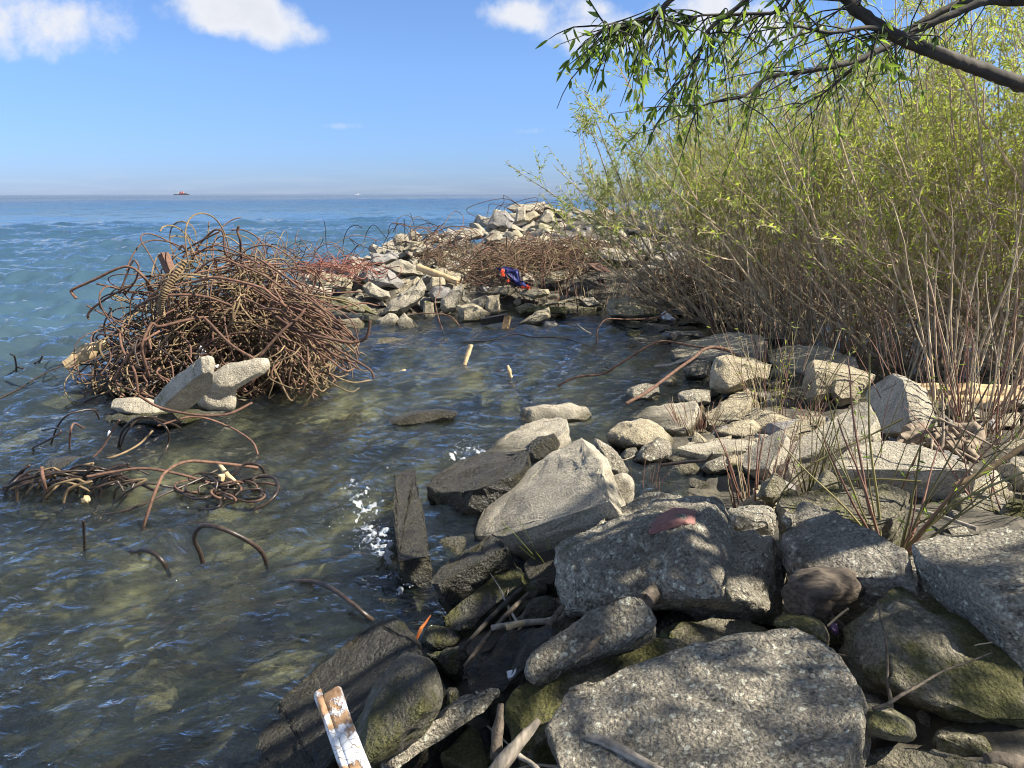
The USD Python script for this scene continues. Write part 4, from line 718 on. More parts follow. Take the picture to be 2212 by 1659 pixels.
# ------------------------------------------------------------------ reinforcing bars
def bar_mesh(pts, r=.011, n=None, sides=6):
    p = np.asarray(pts, float)
    n = n or max(8, 7 * (len(p) - 1)); return tube(spline(p, n), r, sides)
def bar(label, m, vpts, r=.012, group=None, cat='steel bar', name='steel_bar', sides=7):
    """vpts: (u, v, y) or (u, v, None, z) picture points with a distance or a height"""
    p = [Q(*q) if len(q) == 3 else P(q[0], q[1], q[3]) for q in vpts]
    vf = bar_mesh(p, r, 12 * (len(p) - 1), sides); return tag(obj(name, vf, m, loc=base_of(vf[0]), smooth=True), label, cat, group)
def dome_bar(rg, c, rad, hgt, length, shell=None, wild=.5, lift=0.):
    """one bent bar wandering through a heap: straight runs, arcs and kinks, steered back to the heap"""
    th = rg.uniform(0, 2 * math.pi); fr = rg.uniform(.55, 1.0) if shell is None else shell
    el = math.asin(rg.uniform(.02, .98)); p = np.array([math.cos(th) * math.cos(el) * rad[0], math.sin(th) * math.cos(el) * rad[1], math.sin(el) * hgt]) * fr
    d = rg.normal(size=3) * [1, .8, .5]; d /= np.linalg.norm(d); ax = rg.normal(size=3); k = rg.normal() * 1.6
    pts, step = [p], .07
    for i in range(int(length / step)):
        if rg.random() < .16: ax = rg.normal(size=3); k = rg.normal() * 2.6 * wild + rg.choice([0, 0, 5.5]) * wild
        q = (p / [rad[0], rad[1], hgt]); e = np.linalg.norm(q)
        n = q / np.array([rad[0], rad[1], hgt]); n /= np.linalg.norm(n) + 1e-9
        if e > 1.0 + lift: d = d - n * .42 * (e - 1 - lift + .25)
        elif e < .55: d = d + n * .12
        if p[2] < .05: d[2] += .25
        d = d + np.cross(ax / np.linalg.norm(ax), d) * k * step; d /= np.linalg.norm(d); p = p + d * step; pts.append(p)
    return np.array(c) + np.array(pts)
def tangle(name, label, c, rad, hgt, parts, rest, seed, mats, r=(.008, .013), L=(1.4, 3.2), wild=.5, extra=(), cat='rebar heap', rest_mat=None, lobes=None):
    """lobes: (offset, radii, height, weight); bars wander each in one of them"""
    rg = np.random.default_rng(seed); c = np.asarray(c, float); lobes = lobes or [((0, 0, 0), rad, hgt, 1.)]
    w = np.array([l[3] for l in lobes], float); w /= w.sum()
    t = xf(name, c); tag(t.GetPrim(), label, cat)
    for pts, rr_, m in extra:
        obj('bar', (tube(spline(np.array(pts) - c, 12 * (len(pts) - 1)), rr_, 6)), m, t, smooth=True)
    for k in range(parts):
        o, rd, hh, _ = lobes[rg.choice(len(lobes), p=w)]
        p = dome_bar(rg, o, rd, hh, rg.uniform(*L), wild=wild, lift=rg.choice([0, .04, .16], p=[.7, .22, .08]), shell=rg.uniform(.75, 1.03))
        obj('bar', tube(p, rg.uniform(*r), 5), mats[rg.choice(len(mats), p=[.62, .26, .12])], t, smooth=True)
    if rest:
        m = MB()
        for k in range(rest):
            o, rd, hh, _ = lobes[rg.choice(len(lobes), p=w)]
            m.add(*tube(dome_bar(rg, o, np.array(rd) * .86, hh * .86, rg.uniform(1.0, 2.2), shell=rg.uniform(.4, .97), wild=.7), rg.uniform(*r), 4, cap=False))
        tag(obj('inner_bars', m.get(), rest_mat or RUST_OLD, t), kind='stuff')
    return t
def q(u, v, y): return Q(u, v, y)
HC = np.array([-3.12, 8.0, .0])
y1 = 7.3
hero = [([q(165, 645, y1), q(155, 632, y1), q(158, 625, y1), q(200, 606, y1), q(255, 580, y1), q(285, 578, y1), q(312, 600, y1), q(325, 620, y1 + .2), q(345, 655, y1 + .4)], .014, RUST),
        ([q(258, 635, y1), q(285, 567, y1), q(297, 570, y1), q(299, 585, y1), q(290, 610, y1), q(270, 635, y1 + .1)], .009, RUST),
        ([q(192, 690, y1), q(190, 680, y1), q(205, 662, y1), q(245, 636, y1), q(285, 615, y1), q(300, 600, y1 + .2), q(340, 595, y1 + .4)], .011, RUST),
        ([q(209, 613, y1), q(258, 624, y1), q(290, 632, y1 + .2), q(330, 640, y1 + .4)], .009, RUST),
        ([q(228, 730, y1), q(225, 700, y1), q(240, 668, y1), q(236, 666, y1)], .008, RUST_WET),
        ([q(187, 660, y1), q(235, 685, y1), q(270, 700, y1), q(310, 715, y1 + .3)], .008, RUST),
        ([q(414, 565, 7.9), q(430, 530, 7.9), q(455, 503, 7.9), q(470, 496, 7.9), q(482, 505, 7.9), q(486, 545, 7.9), q(500, 560, 8.0)], .011, RUST),
        ([q(516, 488, 7.8), q(513, 500, 7.8), q(519, 520, 7.8), q(520, 549, 7.9), q(524, 575, 7.9)], .013, RUST),
        ([q(395, 545, 7.8), q(425, 525, 7.8), q(475, 500, 7.8)], .009, RUST),
        ([q(386, 540, 7.6), q(395, 530, 7.6), q(402, 545, 7.6), q(396, 555, 7.6), q(420, 545, 7.8), q(470, 540, 7.9), q(540, 560, 8.)], .010, RUST),
        ([q(417, 552, 7.5), q(465, 530, 7.5), q(520, 548, 7.6), q(560, 570, 7.8)], .009, RUST),
        # long bars down the front
        ([q(290, 665, 6.9), q(330, 645, 6.8), q(372, 637, 6.8), q(440, 640, 6.9), q(500, 660, 7.0)], .013, RUST),
        ([q(322, 812, 6.7), q(307, 760, 6.6), q(310, 735, 6.6), q(328, 700, 6.7), q(345, 705, 6.7), q(400, 692, 6.8), q(440, 685, 6.9)], .014, RUST),
        ([q(245, 820, 6.7), q(280, 765, 6.6), q(313, 735, 6.6), q(345, 715, 6.7)], .011, RUST),
        ([q(258, 720, 6.8), q(265, 755, 6.7), q(290, 800, 6.6), q(298, 845, 6.6)], .012, RUST),
        ([q(440, 685, 6.7), q(455, 700, 6.7), q(500, 745, 6.6), q(550, 775, 6.6)], .013, RUST),
        ([q(415, 610, 6.9), q(470, 600, 6.8), q(560, 620, 6.8), q(590, 640, 6.8), q(620, 665, 6.9), q(650, 695, 7.0)], .013, RUST),
        ([q(655, 620, 7.0), q(662, 650, 6.9), q(650, 680, 6.8), q(610, 715, 6.7), q(560, 770, 6.6)], .014, RUST),
        ([q(590, 680, 6.9), q(650, 715, 6.8), q(740, 737, 6.9), q(770, 738, 7.0), q(792, 728, 7.0), q(800, 693, 7.0)], .015, RUST),
        ([q(600, 700, 6.9), q(700, 740, 6.9), q(770, 780, 6.9), q(800, 800, 6.9), q(808, 818, 6.9)], .011, RUST),
        ([q(520, 640, 7.0), q(600, 680, 6.9), q(680, 740, 6.9), q(740, 775, 6.9), q(780, 785, 7.0)], .010, RUST),
        ([q(560, 560, 7.4), q(620, 600, 7.2), q(680, 650, 7.2), q(730, 700, 7.2)], .011, RUST),
        ([q(640, 625, 7.4), q(700, 668, 7.4), q(780, 655, 7.6), q(815, 660, 7.7), q(818, 655, 7.7)], .009, RUST),
        ([q(620, 600, 7.5), q(700, 630, 7.5), q(780, 630, 7.8)], .008, RUST),
        ([q(420, 590, 7.2), q(470, 560, 7.2), q(560, 590, 7.2), q(640, 640, 7.2), q(700, 650, 7.3)], .010, RUST)]
rebar_heap = tangle('rebar_heap', 'large rusty heap of tangled reinforcing bars rising from the water at left', HC, (1.03, .88), 1.42, 285, 620, 11, (RUST, RUST_OLD, RUST_OLD), extra=hero, wild=.36, r=(.005, .0092), lobes=[((-.1, 0, 0), (.9, .8), 1.38, .6), ((.36, -.1, 0), (.66, .62), .95, .28), ((-.6, -.3, 0), (.62, .6), .62, .15)])
# a skirt of bars spreading right and left from the heap
rg = np.random.default_rng(19)
for k in range(70):
    u0, v0 = rg.uniform(540, 640), rg.uniform(610, 720); y0 = 7.4 + rg.normal() * .25
    du, dv = rg.uniform(60, 190), rg.uniform(30, 120)
    pts = [Q(u0, v0, y0), Q(u0 + du * .35, v0 + dv * .25 + rg.normal() * 8, y0 - .1), Q(u0 + du * .7, v0 + dv * .6 + rg.normal() * 8, y0 - .05), Q(min(u0 + du, 775), min(v0 + dv, 850), y0 + rg.normal() * .1)]
    if k % 3 == 0: pts.append(pts[-1] + np.array([rg.normal() * .06, 0, -.12 * rg.random()]))
    pts = [np.array([a, b, max(c, -.1)]) for a, b, c in pts]
    obj('bar', tube(spline(np.array(pts) - HC, 20), rg.uniform(.006, .011), 5), RUST if k % 3 else RUST_OLD, rebar_heap, smooth=True)
for k in range(45):
    u0, v0 = rg.uniform(230, 400), rg.uniform(720, 830); y0 = 7.0 + rg.normal() * .2
    du, dv = rg.uniform(-70, 70), rg.uniform(20, 60)
    pts = [Q(u0, v0, y0), Q(u0 + du * .4 + rg.normal() * 10, v0 + dv * .4, y0 - .1), Q(u0 + du + rg.normal() * 12, v0 + dv, y0 - .2)]
    obj('bar', tube(spline(np.array(pts) - HC, 16), rg.uniform(.006, .010), 5), RUST_WET if k % 2 else RUST, rebar_heap, smooth=True)
for k in range(40):
    u0, v0 = rg.uniform(560, 680), rg.uniform(740, 800); y0 = 6.9 + rg.normal() * .15
    du, dv = rg.normal() * 50, rg.uniform(30, 100)
    pts = [Q(u0, v0, y0), Q(u0 + du * .4 + rg.normal() * 14, v0 + dv * .5, y0 - .1), Q(u0 + du, v0 + dv, y0 - .1), Q(u0 + du * 1.3 + rg.normal() * 12, v0 + dv * .9, y0)]
    obj('bar', tube(spline(np.array(pts) - HC, 18), rg.uniform(.006, .010), 5), RUST_OLD if k % 3 else RUST, rebar_heap, smooth=True)
# square hollow section sticking out of the heap
def beam(a, b, w, h, m, name, label, cat, parent='/World', hollow=False):
    a, b = np.asarray(a, float), np.asarray(b, float); t = (b - a) / np.linalg.norm(b - a); x = np.cross(t, [0, 0, 1.]); x /= np.linalg.norm(x); y = np.cross(x, t)
    box = Manifold.cube((w, h, float(np.linalg.norm(b - a))), True)
    if hollow: box = box - Manifold.cube((w * .8, h * .8, float(np.linalg.norm(b - a)) * 1.1), True)
    mm = box.refine_to_length(max(w, h) * .45).to_mesh(); v = np.array(mm.vert_properties[:, :3], float); f = np.array(mm.tri_verts)
    v, f = weld(v, f); v = v + (meshkit.fbm(v / (w * 1.6) + 3, 2, 4) - .5)[:, None] * np.array([1, 1, 0]) * w * .12
    v = (a + b) / 2 + v @ np.stack([x, y, t]); return tag(obj(name, (v, f), m, parent, loc=base_of(v), smooth=35), label, cat)
beam(Q(352, 548, 7.55), Q(376, 605, 7.5), .085, .075, RUST, 'steel_tube', 'short square rusty tube sticking out of the top left of the rebar heap', 'steel tube', hollow=True)
def spiral_rod(name, label, pts, r, m, cat='threaded bar'):
    p = spline(np.array(pts), 160); rad = r * (1 + .22 * np.sign(np.sin(np.arange(160) * .95)))
    vf = tube(p, rad, 8); return tag(obj(name, vf, m, loc=base_of(vf[0]), smooth=40), label, cat)
spiral_rod('ribbed_conduit', 'thick ribbed conduit curving down the front of the rebar heap', [Q(400, 565, 6.95), Q(375, 600, 6.85), Q(357, 630, 6.78), Q(347, 655, 6.8), Q(350, 680, 6.9)], .028, RUST_OLD, 'conduit')

tangle('rebar_tangle', 'low thicket of thin rusty bars behind and right of the big heap', P(640, 655, 0) + np.array([-.5, 1.6, .35]), (1.3, .6), .62, 60, 15, 31, (RUST, RUST_OLD, RUST_WET), r=(.005, .008), L=(1.2, 2.6), wild=.6, cat='rebar tangle')
q0 = Q(735, 590, 12.8); tangle('red_wire_tangle', 'reddish coil of thin bars lying at the skyline of the bank', q0, (.5, .35), .2, 34, 10, 37, (RUST_RED, RUST_RED, RUST), r=(.005, .008), L=(1.0, 2.0), wild=.7, cat='wire coil', rest_mat=RUST_RED)
q0 = Q(1160, 590, 14.3); tangle('rusty_wire_heap', 'broad brown heap of bent rods across the middle of the rubble bank', q0, (2.3, 1.0), 1.0, 140, 80, 41, (RUST, RUST_OLD, RUST_OLD), r=(.006, .010), L=(1.4, 3.0), wild=.35, cat='rod heap', lobes=[(Q(u_, v_, y_) - q0, (rx_, .7), h_, w_) for u_, v_, y_, rx_, h_, w_ in [(1130, 590, 13.9, 1.0, .34, 1), (1160, 562, 15.0, 1.2, .3, 1.2), (1210, 545, 15.8, 1.2, .26, 1), (1250, 565, 15.0, .8, .28, .6)]])
q0 = Q(1020, 600, 13.4); tangle('rusty_wire_drift', 'thin brown rods spilling down left of the blue cloth', q0, (1.25, .6), .85, 85, 20, 43, (RUST, RUST_OLD, RUST), r=(.005, .008), L=(1.0, 2.2), wild=.5, cat='rod heap', lobes=[(Q(u_, v_, y_) - q0, (rx_, .5), h_, w_) for u_, v_, y_, rx_, h_, w_ in [(985, 560, 15.0, .7, .35, 1), (1030, 590, 13.9, .55, .35, 1), (1050, 615, 13.3, .4, .3, .7), (950, 530, 16.2, .6, .3, .5)]])
q0 = Q(1590, 640, 12.4); tangle('brushy_rod_pile', 'brown brush of thin rods beneath the bushes right of the leaning shrub', q0, (1.3, .6), .8, 130, 110, 47, (RUST, RUST_OLD, TWIG_TAN), r=(.005, .009), L=(1.2, 2.2), wild=.18, cat='rod heap')
q0 = Q(900, 545, 15.8); tangle('crest_wire', 'loose dark wires curling above the left bank crest', q0, (1.3, .5), .6, 26, 0, 53, (RUST, RUST_WET, RUST), r=(.006, .009), L=(1.2, 2.4), wild=.7, cat='wire coil')

# drowned tangle at the left
DC = P(300, 1075, 0.02); rg = np.random.default_rng(61)
t = xf('drowned_rebar', DC); tag(t.GetPrim(), 'dark wet sheaf of bent bars half drowned in front of the heap', 'rebar heap')
def dbar(pts, r, m): r *= .78; obj('bar', tube(spline(np.array([P(u, v, z) for u, v, z in pts]) - DC, 14 * (len(pts) - 1)), r, 6), m, t, smooth=True)
dbar([(0, 1060, .02), (60, 1032, .12), (150, 1025, .14), (260, 1030, .10), (340, 1062, .04)], .013, RUST_WET)
dbar([(8, 1075, -.05), (20, 1050, .1), (70, 1030, .17), (150, 1018, .18), (240, 1020, .12), (290, 1040, .05)], .013, RUST_WET)
dbar([(187, 1030, .2), (240, 1020, .2), (310, 1012, .2), (390, 1025, .15), (480, 1052, .04)], .012, RUST)
dbar([(90, 1010, .22), (92, 1028, .2), (98, 1055, .1), (108, 1074, -.04)], .015, RUST)
dbar([(300, 1165, -.08), (315, 1120, .08), (340, 1050, .26), (360, 1018, .30), (400, 998, .30), (450, 998, .26), (540, 1008, .1), (580, 1015, .02)], .013, RUST)
dbar([(180, 1115, -.04), (240, 1110, .02), (300, 1093, .06), (360, 1065, .1), (420, 1040, .12), (470, 1015, .14)], .011, RUST_WET)
dbar([(380, 1060, .02), (460, 1088, .04), (540, 1102, .04), (590, 1075, .1), (600, 1045, .14), (580, 1030, .14), (520, 1040, .08), (470, 1075, .02)], .013, RUST_WET)
dbar([(440, 1110, -.05), (455, 1080, .06), (468, 1050, .14), (462, 1035, .16), (430, 1022, .08)], .011, RUST_WET)
dbar([(490, 1045, 0), (505, 1025, .1), (530, 1003, .16), (560, 1005, .16), (572, 1022, .08)], .012, RUST_WET)
dbar([(172, 1010, .05), (215, 975, .16), (240, 935, .3), (258, 908, .42)], .010, RUST)
dbar([(185, 1000, .06), (250, 985, .1), (300, 960, .12), (330, 930, .2)], .011, RUST_OLD)
dbar([(60, 973, -.03), (95, 955, .1), (130, 935, .18), (120, 925, .2), (90, 930, .1)], .010, RUST_WET)
dbar([(110, 960, 0), (125, 920, .2), (150, 895, .3), (200, 885, .3), (215, 905, .2)], .010, RUST_WET)
dbar([(150, 970, 0), (152, 935, .2), (160, 915, .25), (180, 925, .1)], .010, RUST)
dbar([(260, 965, 0), (272, 935, .2), (300, 905, .3), (340, 900, .3)], .012, RUST_WET)
dbar([(255, 965, 0), (268, 925, .22), (310, 900, .34), (370, 915, .2), (390, 925, .1)], .012, RUST_WET)
dbar([(330, 905, .3), (360, 925, .25), (363, 960, .1), (340, 1000, .02)], .012, RUST_WET)
dbar([(340, 920, .22), (420, 900, .26), (490, 920, .16), (540, 950, .1), (555, 975, .05), (560, 1005, -.05)], .011, RUST)
dbar([(300, 855, .5), (345, 880, .35), (420, 896, .3), (490, 895, .3), (545, 870, .36)], .013, RUST)
for k in range(34):
    u0, v0 = rg.uniform(60, 330), rg.uniform(1005, 1050); a = rg.uniform(-1, 1)
    z0 = rg.uniform(.08, .2)
    dbar([(u0 + 110 * a, v0 + rg.uniform(5, 20), rg.uniform(0, .1)), (u0 + 50 * a, v0, z0 * .9), (u0, v0 - 4, z0), (u0 - rg.uniform(20, 50), v0 + 12, z0 * .7), (u0 - rg.uniform(40, 80), v0 + rg.uniform(40, 70), -.08)], rg.uniform(.009, .013), RUST_WET if k % 4 else RUST_OLD)
for k in range(22):
    u0, v0 = rg.uniform(420, 560), rg.uniform(1030, 1080); a = rg.uniform(0, 6.28)
    dbar([(u0, v0, rg.uniform(-.05, .1)), (u0 + 40 * math.cos(a), v0 + 14 * math.sin(a), .12), (u0 + 70 * math.cos(a + .6), v0 + 26 * math.sin(a + .6), .1), (u0 + 80 * math.cos(a + 1.5), v0 + 34 * math.sin(a + 1.5), -.06)], rg.uniform(.008, .012), RUST_WET if k % 3 else RUST)

bar('bent dark bar arching like a croquet hoop out of the foreground water', RUST_WET, [(440, 1225, None, -.06), (432, 1195, None, .05), (420, 1168, None, .16), (424, 1147, None, .23), (442, 1135, None, .27), (480, 1142, None, .27), (530, 1165, None, .2), (565, 1192, None, .1), (580, 1232, None, -.05)], .0135)
bar('short hooked dark bar left of the croquet-hoop bar', RUST_WET, [(213, 1160, None, -.04), (260, 1180, None, .0), (290, 1192, None, .04), (310, 1188, None, .09), (335, 1197, None, .09), (355, 1218, None, .04), (367, 1245, None, -.06)], .013)
bar('long thin dark bar curving from open water to the bottom left slab', RUST_WET, [(604, 1262, None, -.0), (640, 1256, None, .04), (680, 1257, None, .07), (720, 1274, None, .09), (760, 1303, None, .08), (795, 1332, None, .03), (825, 1350, None, -.06)], .0115)
bar('single upright dark bar poking out of the water at left', RUST_WET, [(184, 1205, None, -.05), (182, 1165, None, .1), (180, 1125, None, .25)], .008)
bar('thin bar crossing the water at the far left edge', RUST_WET, [(-20, 870, None, .0), (40, 840, None, .05), (100, 805, None, .12), (160, 780, None, .16)], .008)
for i, (label, pp) in enumerate([('hooked bar end standing in the water at far left', [(20, 805, None, -.03), (30, 793, None, .06), (45, 795, None, .08), (64, 802, None, -.02)]), ('upright bent bar left of the rebar heap', [(37, 808, None, -.03), (35, 790, None, .12), (31, 770, None, .28), (23, 765, None, .3)]),
                                 ('pair of crooked bar tips left of the heap', [(72, 800, None, -.02), (82, 788, None, .1), (92, 768, None, .22), (86, 778, None, .16), (75, 785, None, .1), (95, 788, None, .1), (110, 778, None, .12)])]):
    bar(label, RUST_WET, pp, .010)
bar('long rusty bar bending over the pool beside the wedge-shaped block', RUST, [(1168, 848, 7.6), (1200, 836, 7.5), (1244, 815, 7.5), (1300, 808, 7.5), (1340, 785, 7.5), (1385, 757, 7.5), (1415, 741, 7.5), (1440, 737, 7.5), (1500, 748, 7.4), (1556, 754, 7.3), (1600, 770, 7.1), (1650, 800, 6.9)], .011)
bar('thick rusty bar slanting down across the rounded grey pool block', RUST, [(1352, 872, 5.75), (1400, 845, 5.9), (1460, 800, 6.3), (1500, 772, 6.6), (1520, 755, 6.8), (1545, 750, 6.9), (1572, 754, 7.0)], .014)
bar('short bent dark bar hooked over the stones of the shallow pool', RUST_WET, [(1428, 1005, 4.75), (1470, 1000, 4.7), (1500, 997, 4.65), (1525, 995, 4.6), (1535, 985, 4.55), (1540, 980, 4.5)], .011)
bar('thin rusty bar looping at the pool edge by the shrub', RUST, [(1290, 740, 9.9), (1290, 715, 9.9), (1310, 690, 10.0), (1360, 690, 10.2), (1420, 685, 10.4), (1460, 660, 10.6)], .010)
bar('twisted pair of bars hanging in front of the upright stub', RUST, [(960, 722, 11.1), (948, 690, 11.1), (940, 650, 11.2), (950, 630, 11.3), (950, 600, 11.4)], .010)
bar('bar curling over the pool edge beside the stub', RUST, [(885, 678, 11.1), (940, 677, 11.0), (975, 685, 11.0), (1000, 715, 11.0)], .009)
bar('thin dark bar across the pool in front of the pointed chunk', RUST_WET, [(980, 740, 10.0), (1060, 735, 9.9), (1110, 722, 10.0), (1150, 728, 10.0), (1210, 730, 10.0), (1250, 740, 9.9)], .009)
bar('thick bar rising from the lower right shoots to the edge of the picture', RUST_OLD, [(2060, 1050, 3.3), (2120, 1022, 3.3), (2180, 985, 3.3), (2230, 950, 3.3)], .014)
for k in range(14):
    rgk = np.random.default_rng(300 + k); u, v = rgk.uniform(1020, 1230), rgk.uniform(430, 470); y = bank_y(470)
    bar('thin dark wire curling over the bank crest heap', RUST, [(u, v + 30, y), (u + rgk.uniform(-30, 20), v + rgk.uniform(-5, 10), y), (u + rgk.uniform(10, 60), v - rgk.uniform(0, 15), y), (u + rgk.uniform(40, 110), v + rgk.uniform(20, 50), y)], .008, 'wires on the bank crest', 'wire', 'bent_wire', sides=4)
beam(Q(1040, 695, 11.0), Q(1097, 685, 11.0), .12, .1, RUST_WET, 'steel_beam', 'dark steel beam lying at the back edge of the pool', 'steel beam')
beam(Q(1091, 712, 10.8), Q(1097, 683, 10.9), .09, .07, RUST_OLD, 'steel_post', 'short dark post standing at the end of the pool beam', 'post')

# ------------------------------------------------------------------ timber and driftwood
def stick(label, m, pts, r, name='driftwood_stick', cat='driftwood', group=None, knots=.12, sides=9, seed=1):
    p = spline(np.array([Q(*a) if len(a) == 3 else P(a[0], a[1], a[3]) for a in pts]), 14 * (len(pts) - 1))
    s = np.linspace(0, 1, len(p)); rad = np.interp(s, np.linspace(0, 1, len(np.atleast_1d(r))), np.atleast_1d(r)) if np.ndim(r) else np.full(len(p), r)
    rad = rad * (1 + knots * (meshkit.fbm(np.column_stack([s * 5, 0 * s + seed, 0 * s]), 3, seed) - .5) * 2.5)
    v, f = tube(p, rad, sides); gs = np.append(np.repeat(s, sides), [0, 1]); ga = np.append(np.tile(np.arange(sides) * 2 * np.pi / sides, len(p)), [0, 0])
    v = v + normals(v, f) * ((meshkit.fbm(np.stack([gs * 4, np.cos(ga) * 1.8 + seed, np.sin(ga) * 1.8], 1), 3, seed) - .5) * np.append(np.repeat(rad, sides), [0, 0]) * .9)[:, None]
    return tag(obj(name, (v, f), m, loc=base_of(v), smooth=50), label, cat, group)
sp = [touch(*slabA, u, v, .012) for u, v in [(1266, 1593), (1300, 1599), (1340, 1619), (1385, 1643)]]
sp = [p_ for p_ in sp if p_ is not None]
def stick3(label, m, p3, r, **kw): return stick(label, m, [(*proj(p_), p_[1]) for p_ in p3], r, **kw)
def proj(p):
    w = np.asarray(p, float) - eye; a = w @ fwd; return 1106 + w @ right / a / TX * 1106, 829.5 - w @ up / a / TY * 829.5
stick3('pale bare stick lying on the big foreground slab', DRIFT, sp + [sp[-1] * 2 - sp[-2], sp[-1] * 3 - 2 * sp[-2]], [.009, .014, .014, .012, .010], seed=2)
stick('weathered grey branch running off the bottom edge beside the big slab', BRANCH, [(1050, 1690, 1.55), (1090, 1640, 1.65), (1125, 1600, 1.72), (1162, 1558, 1.8)], [.014, .019, .017, .010], seed=3)
stick('dark brown splintered stake between grey shard and mossy slab', DRIFT_BROWN, [(1070, 1640, 1.8), (1076, 1580, 1.85), (1082, 1520, 1.9)], [.017, .019, .008], seed=4, knots=.12)
stick('thin twig below the grey branch at the bottom edge', DRIFT, [(1118, 1630, 1.72), (1150, 1650, 1.7), (1180, 1680, 1.66)], .007, seed=5)
stick('long black stick leaning over the wet stones', BARK_DARK, [(995, 1405, 2.55), (1050, 1345, 2.75), (1100, 1295, 2.9), (1125, 1272, 3.0)], [.008, .011, .010], seed=6)
stick('second dark stick split at its lower end beside the black one', DRIFT_BROWN, [(1003, 1440, 2.38), (1045, 1385, 2.5), (1100, 1322, 2.66), (1142, 1280, 2.8)], [.005, .010, .009, .006], seed=7)
stick('pale peeled branch with orange broken end in the middle gap', DRIFT, [(1062, 1356, 2.55), (1085, 1352, 2.55), (1140, 1345, 2.6), (1190, 1340, 2.64), (1222, 1325, 2.7)], [.012, .011, .014, .015], seed=8)
stick('little orange-tipped stub beside the peeled branch', DRIFT_TAN, [(1095, 1356, 2.5), (1115, 1349, 2.5), (1130, 1345, 2.52)], .011, seed=9)
stick('short broken wood splinter poking up beside the block', DRIFT_BROWN, [(1185, 1352, 2.45), (1205, 1325, 2.5), (1217, 1308, 2.55)], [.014, .012, .007], seed=10, knots=.2)
stick('fibrous stub of dark wood at the foot of the brick-bearing block', DRIFT_BROWN, [(1394, 1300, 2.36), (1425, 1272, 2.45), (1438, 1255, 2.5)], [.03, .036, .02], seed=11, sides=12)
stick('splintered reddish wood under the long pale chunk', DRIFT_BROWN, [(1248, 1418, 2.05), (1275, 1395, 2.1), (1297, 1375, 2.14)], [.005, .013, .006], seed=12, knots=.15)
stick('thick brown rotten log wedged behind the corner boulder', LOGWOOD, [(1722, 1298, 2.35), (1760, 1280, 2.4), (1810, 1265, 2.45), (1862, 1250, 2.5)], [.075, .085, .075, .045], name='rotten_log', cat='log', seed=13, sides=16, knots=.1)
stick('thin straw lying on the brown rotten log', DRIFT_TAN, [(1788, 1352, 2.2), (1815, 1328, 2.22), (1832, 1315, 2.24)], .004, seed=14)
stick('flat piece of bark at the lower right corner of the picture', DRIFT_BROWN, [(2130, 1640, 1.62), (2180, 1646, 1.62), (2230, 1660, 1.62)], [.015, .025, .02], seed=15)
stick('pale stick leaning under the smooth rounded olive stone', DRIFT, [(1955, 1095, 3.6), (2040, 1118, 3.4), (2112, 1143, 3.2)], .010, seed=16)
stick('tan board end standing in the pool', DRIFT_TAN, [(1003, 788, 8.3), (1010, 768, 8.35), (1017, 745, 8.4)], [.022, .03, .028], name='board', cat='board', seed=17, sides=6)
stick('small curved tan root standing in the pool', DRIFT_TAN, [(1104, 815, 7.8), (1100, 800, 7.8), (1097, 790, 7.85)], [.018, .022, .014], seed=18)
stick('tan splinter lying on the shoal right of the heap', DRIFT_TAN, [(845, 808, 7.9), (860, 805, 7.95), (876, 800, 8.0)], [.012, .022, .014], seed=19)
stick('long pale stick beside the wedge-shaped block', DRIFT, [(1415, 791, 7.6), (1450, 787, 7.4), (1495, 770, 7.3)], [.012, .016, .02], seed=20)
stick('little white twig floating in the pool by the shrub', DRIFT, [(1245, 700, 10.6), (1265, 715, 10.5), (1290, 728, 10.4)], .012, seed=21)
stick('weathered tan plank lying across the mid bank', DRIFT_TAN, [(903, 577, 13.6), (945, 592, 13.4), (990, 610, 13.2)], [.07, .07, .06], name='plank', cat='plank', seed=22, sides=6)
stick('pale log with rotted end sticking out left of the heap', DRIFT_TAN, [(140, 790, 7.35), (165, 775, 7.4), (200, 755, 7.45), (232, 738, 7.5)], [.05, .075, .07, .05], name='log', cat='log', seed=23, sides=12, knots=.2)
stick('tan broken board caught in the drowned bars', DRIFT_TAN, [(472, 1000, None, .16), (490, 1025, None, .1), (530, 1070, None, .02), (555, 1110, None, -.08)], [.012, .02, .02, .014], seed=24, sides=6)
stick('small yellow wood chip among the drowned bars', DRIFT_TAN, [(178, 1082, None, .05), (186, 1078, None, .06), (192, 1076, None, .06)], [.015, .028, .018], seed=25)
stick('orange chip of wood standing in the drowned bars', DRIFT_TAN, [(476, 1050, None, .02), (478, 1038, None, .1), (479, 1027, None, .14)], [.022, .025, .025], seed=26, sides=5)
# split log of several weathered layers at the right
t = xf('split_log', P(2080, 860, .2)); tag(t.GetPrim(), 'long split orange-brown log lying behind the bare red stems at right', 'log')
for k, (dz, dy, r0) in enumerate([(0, 0, .09), (.09, .06, .075), (-.04, -.08, .06), (.16, .1, .05), (.05, -.04, .05)]):
    a, b = Q(1955 + 4 * k, 838 + k, 6.7 + dy), Q(2320, 846 + 2 * k, 6.3 + dy); s = np.linspace(0, 1, 30)[:, None]; p = a + (b - a) * s + [0, 0, dz]; p[:, 2] -= .14
    vv, ff = tube(p, r0 * (1 + .12 * np.sin(np.arange(30) * 1.1 + k)), 8); vv = vv + normals(vv, ff) * ((meshkit.fbm(vv * [3, 14, 14], 3, k) - .5) * .04)[:, None]
    obj('split_layer', (vv - P(2080, 860, .2), ff), DRIFT_TAN, t, smooth=40)
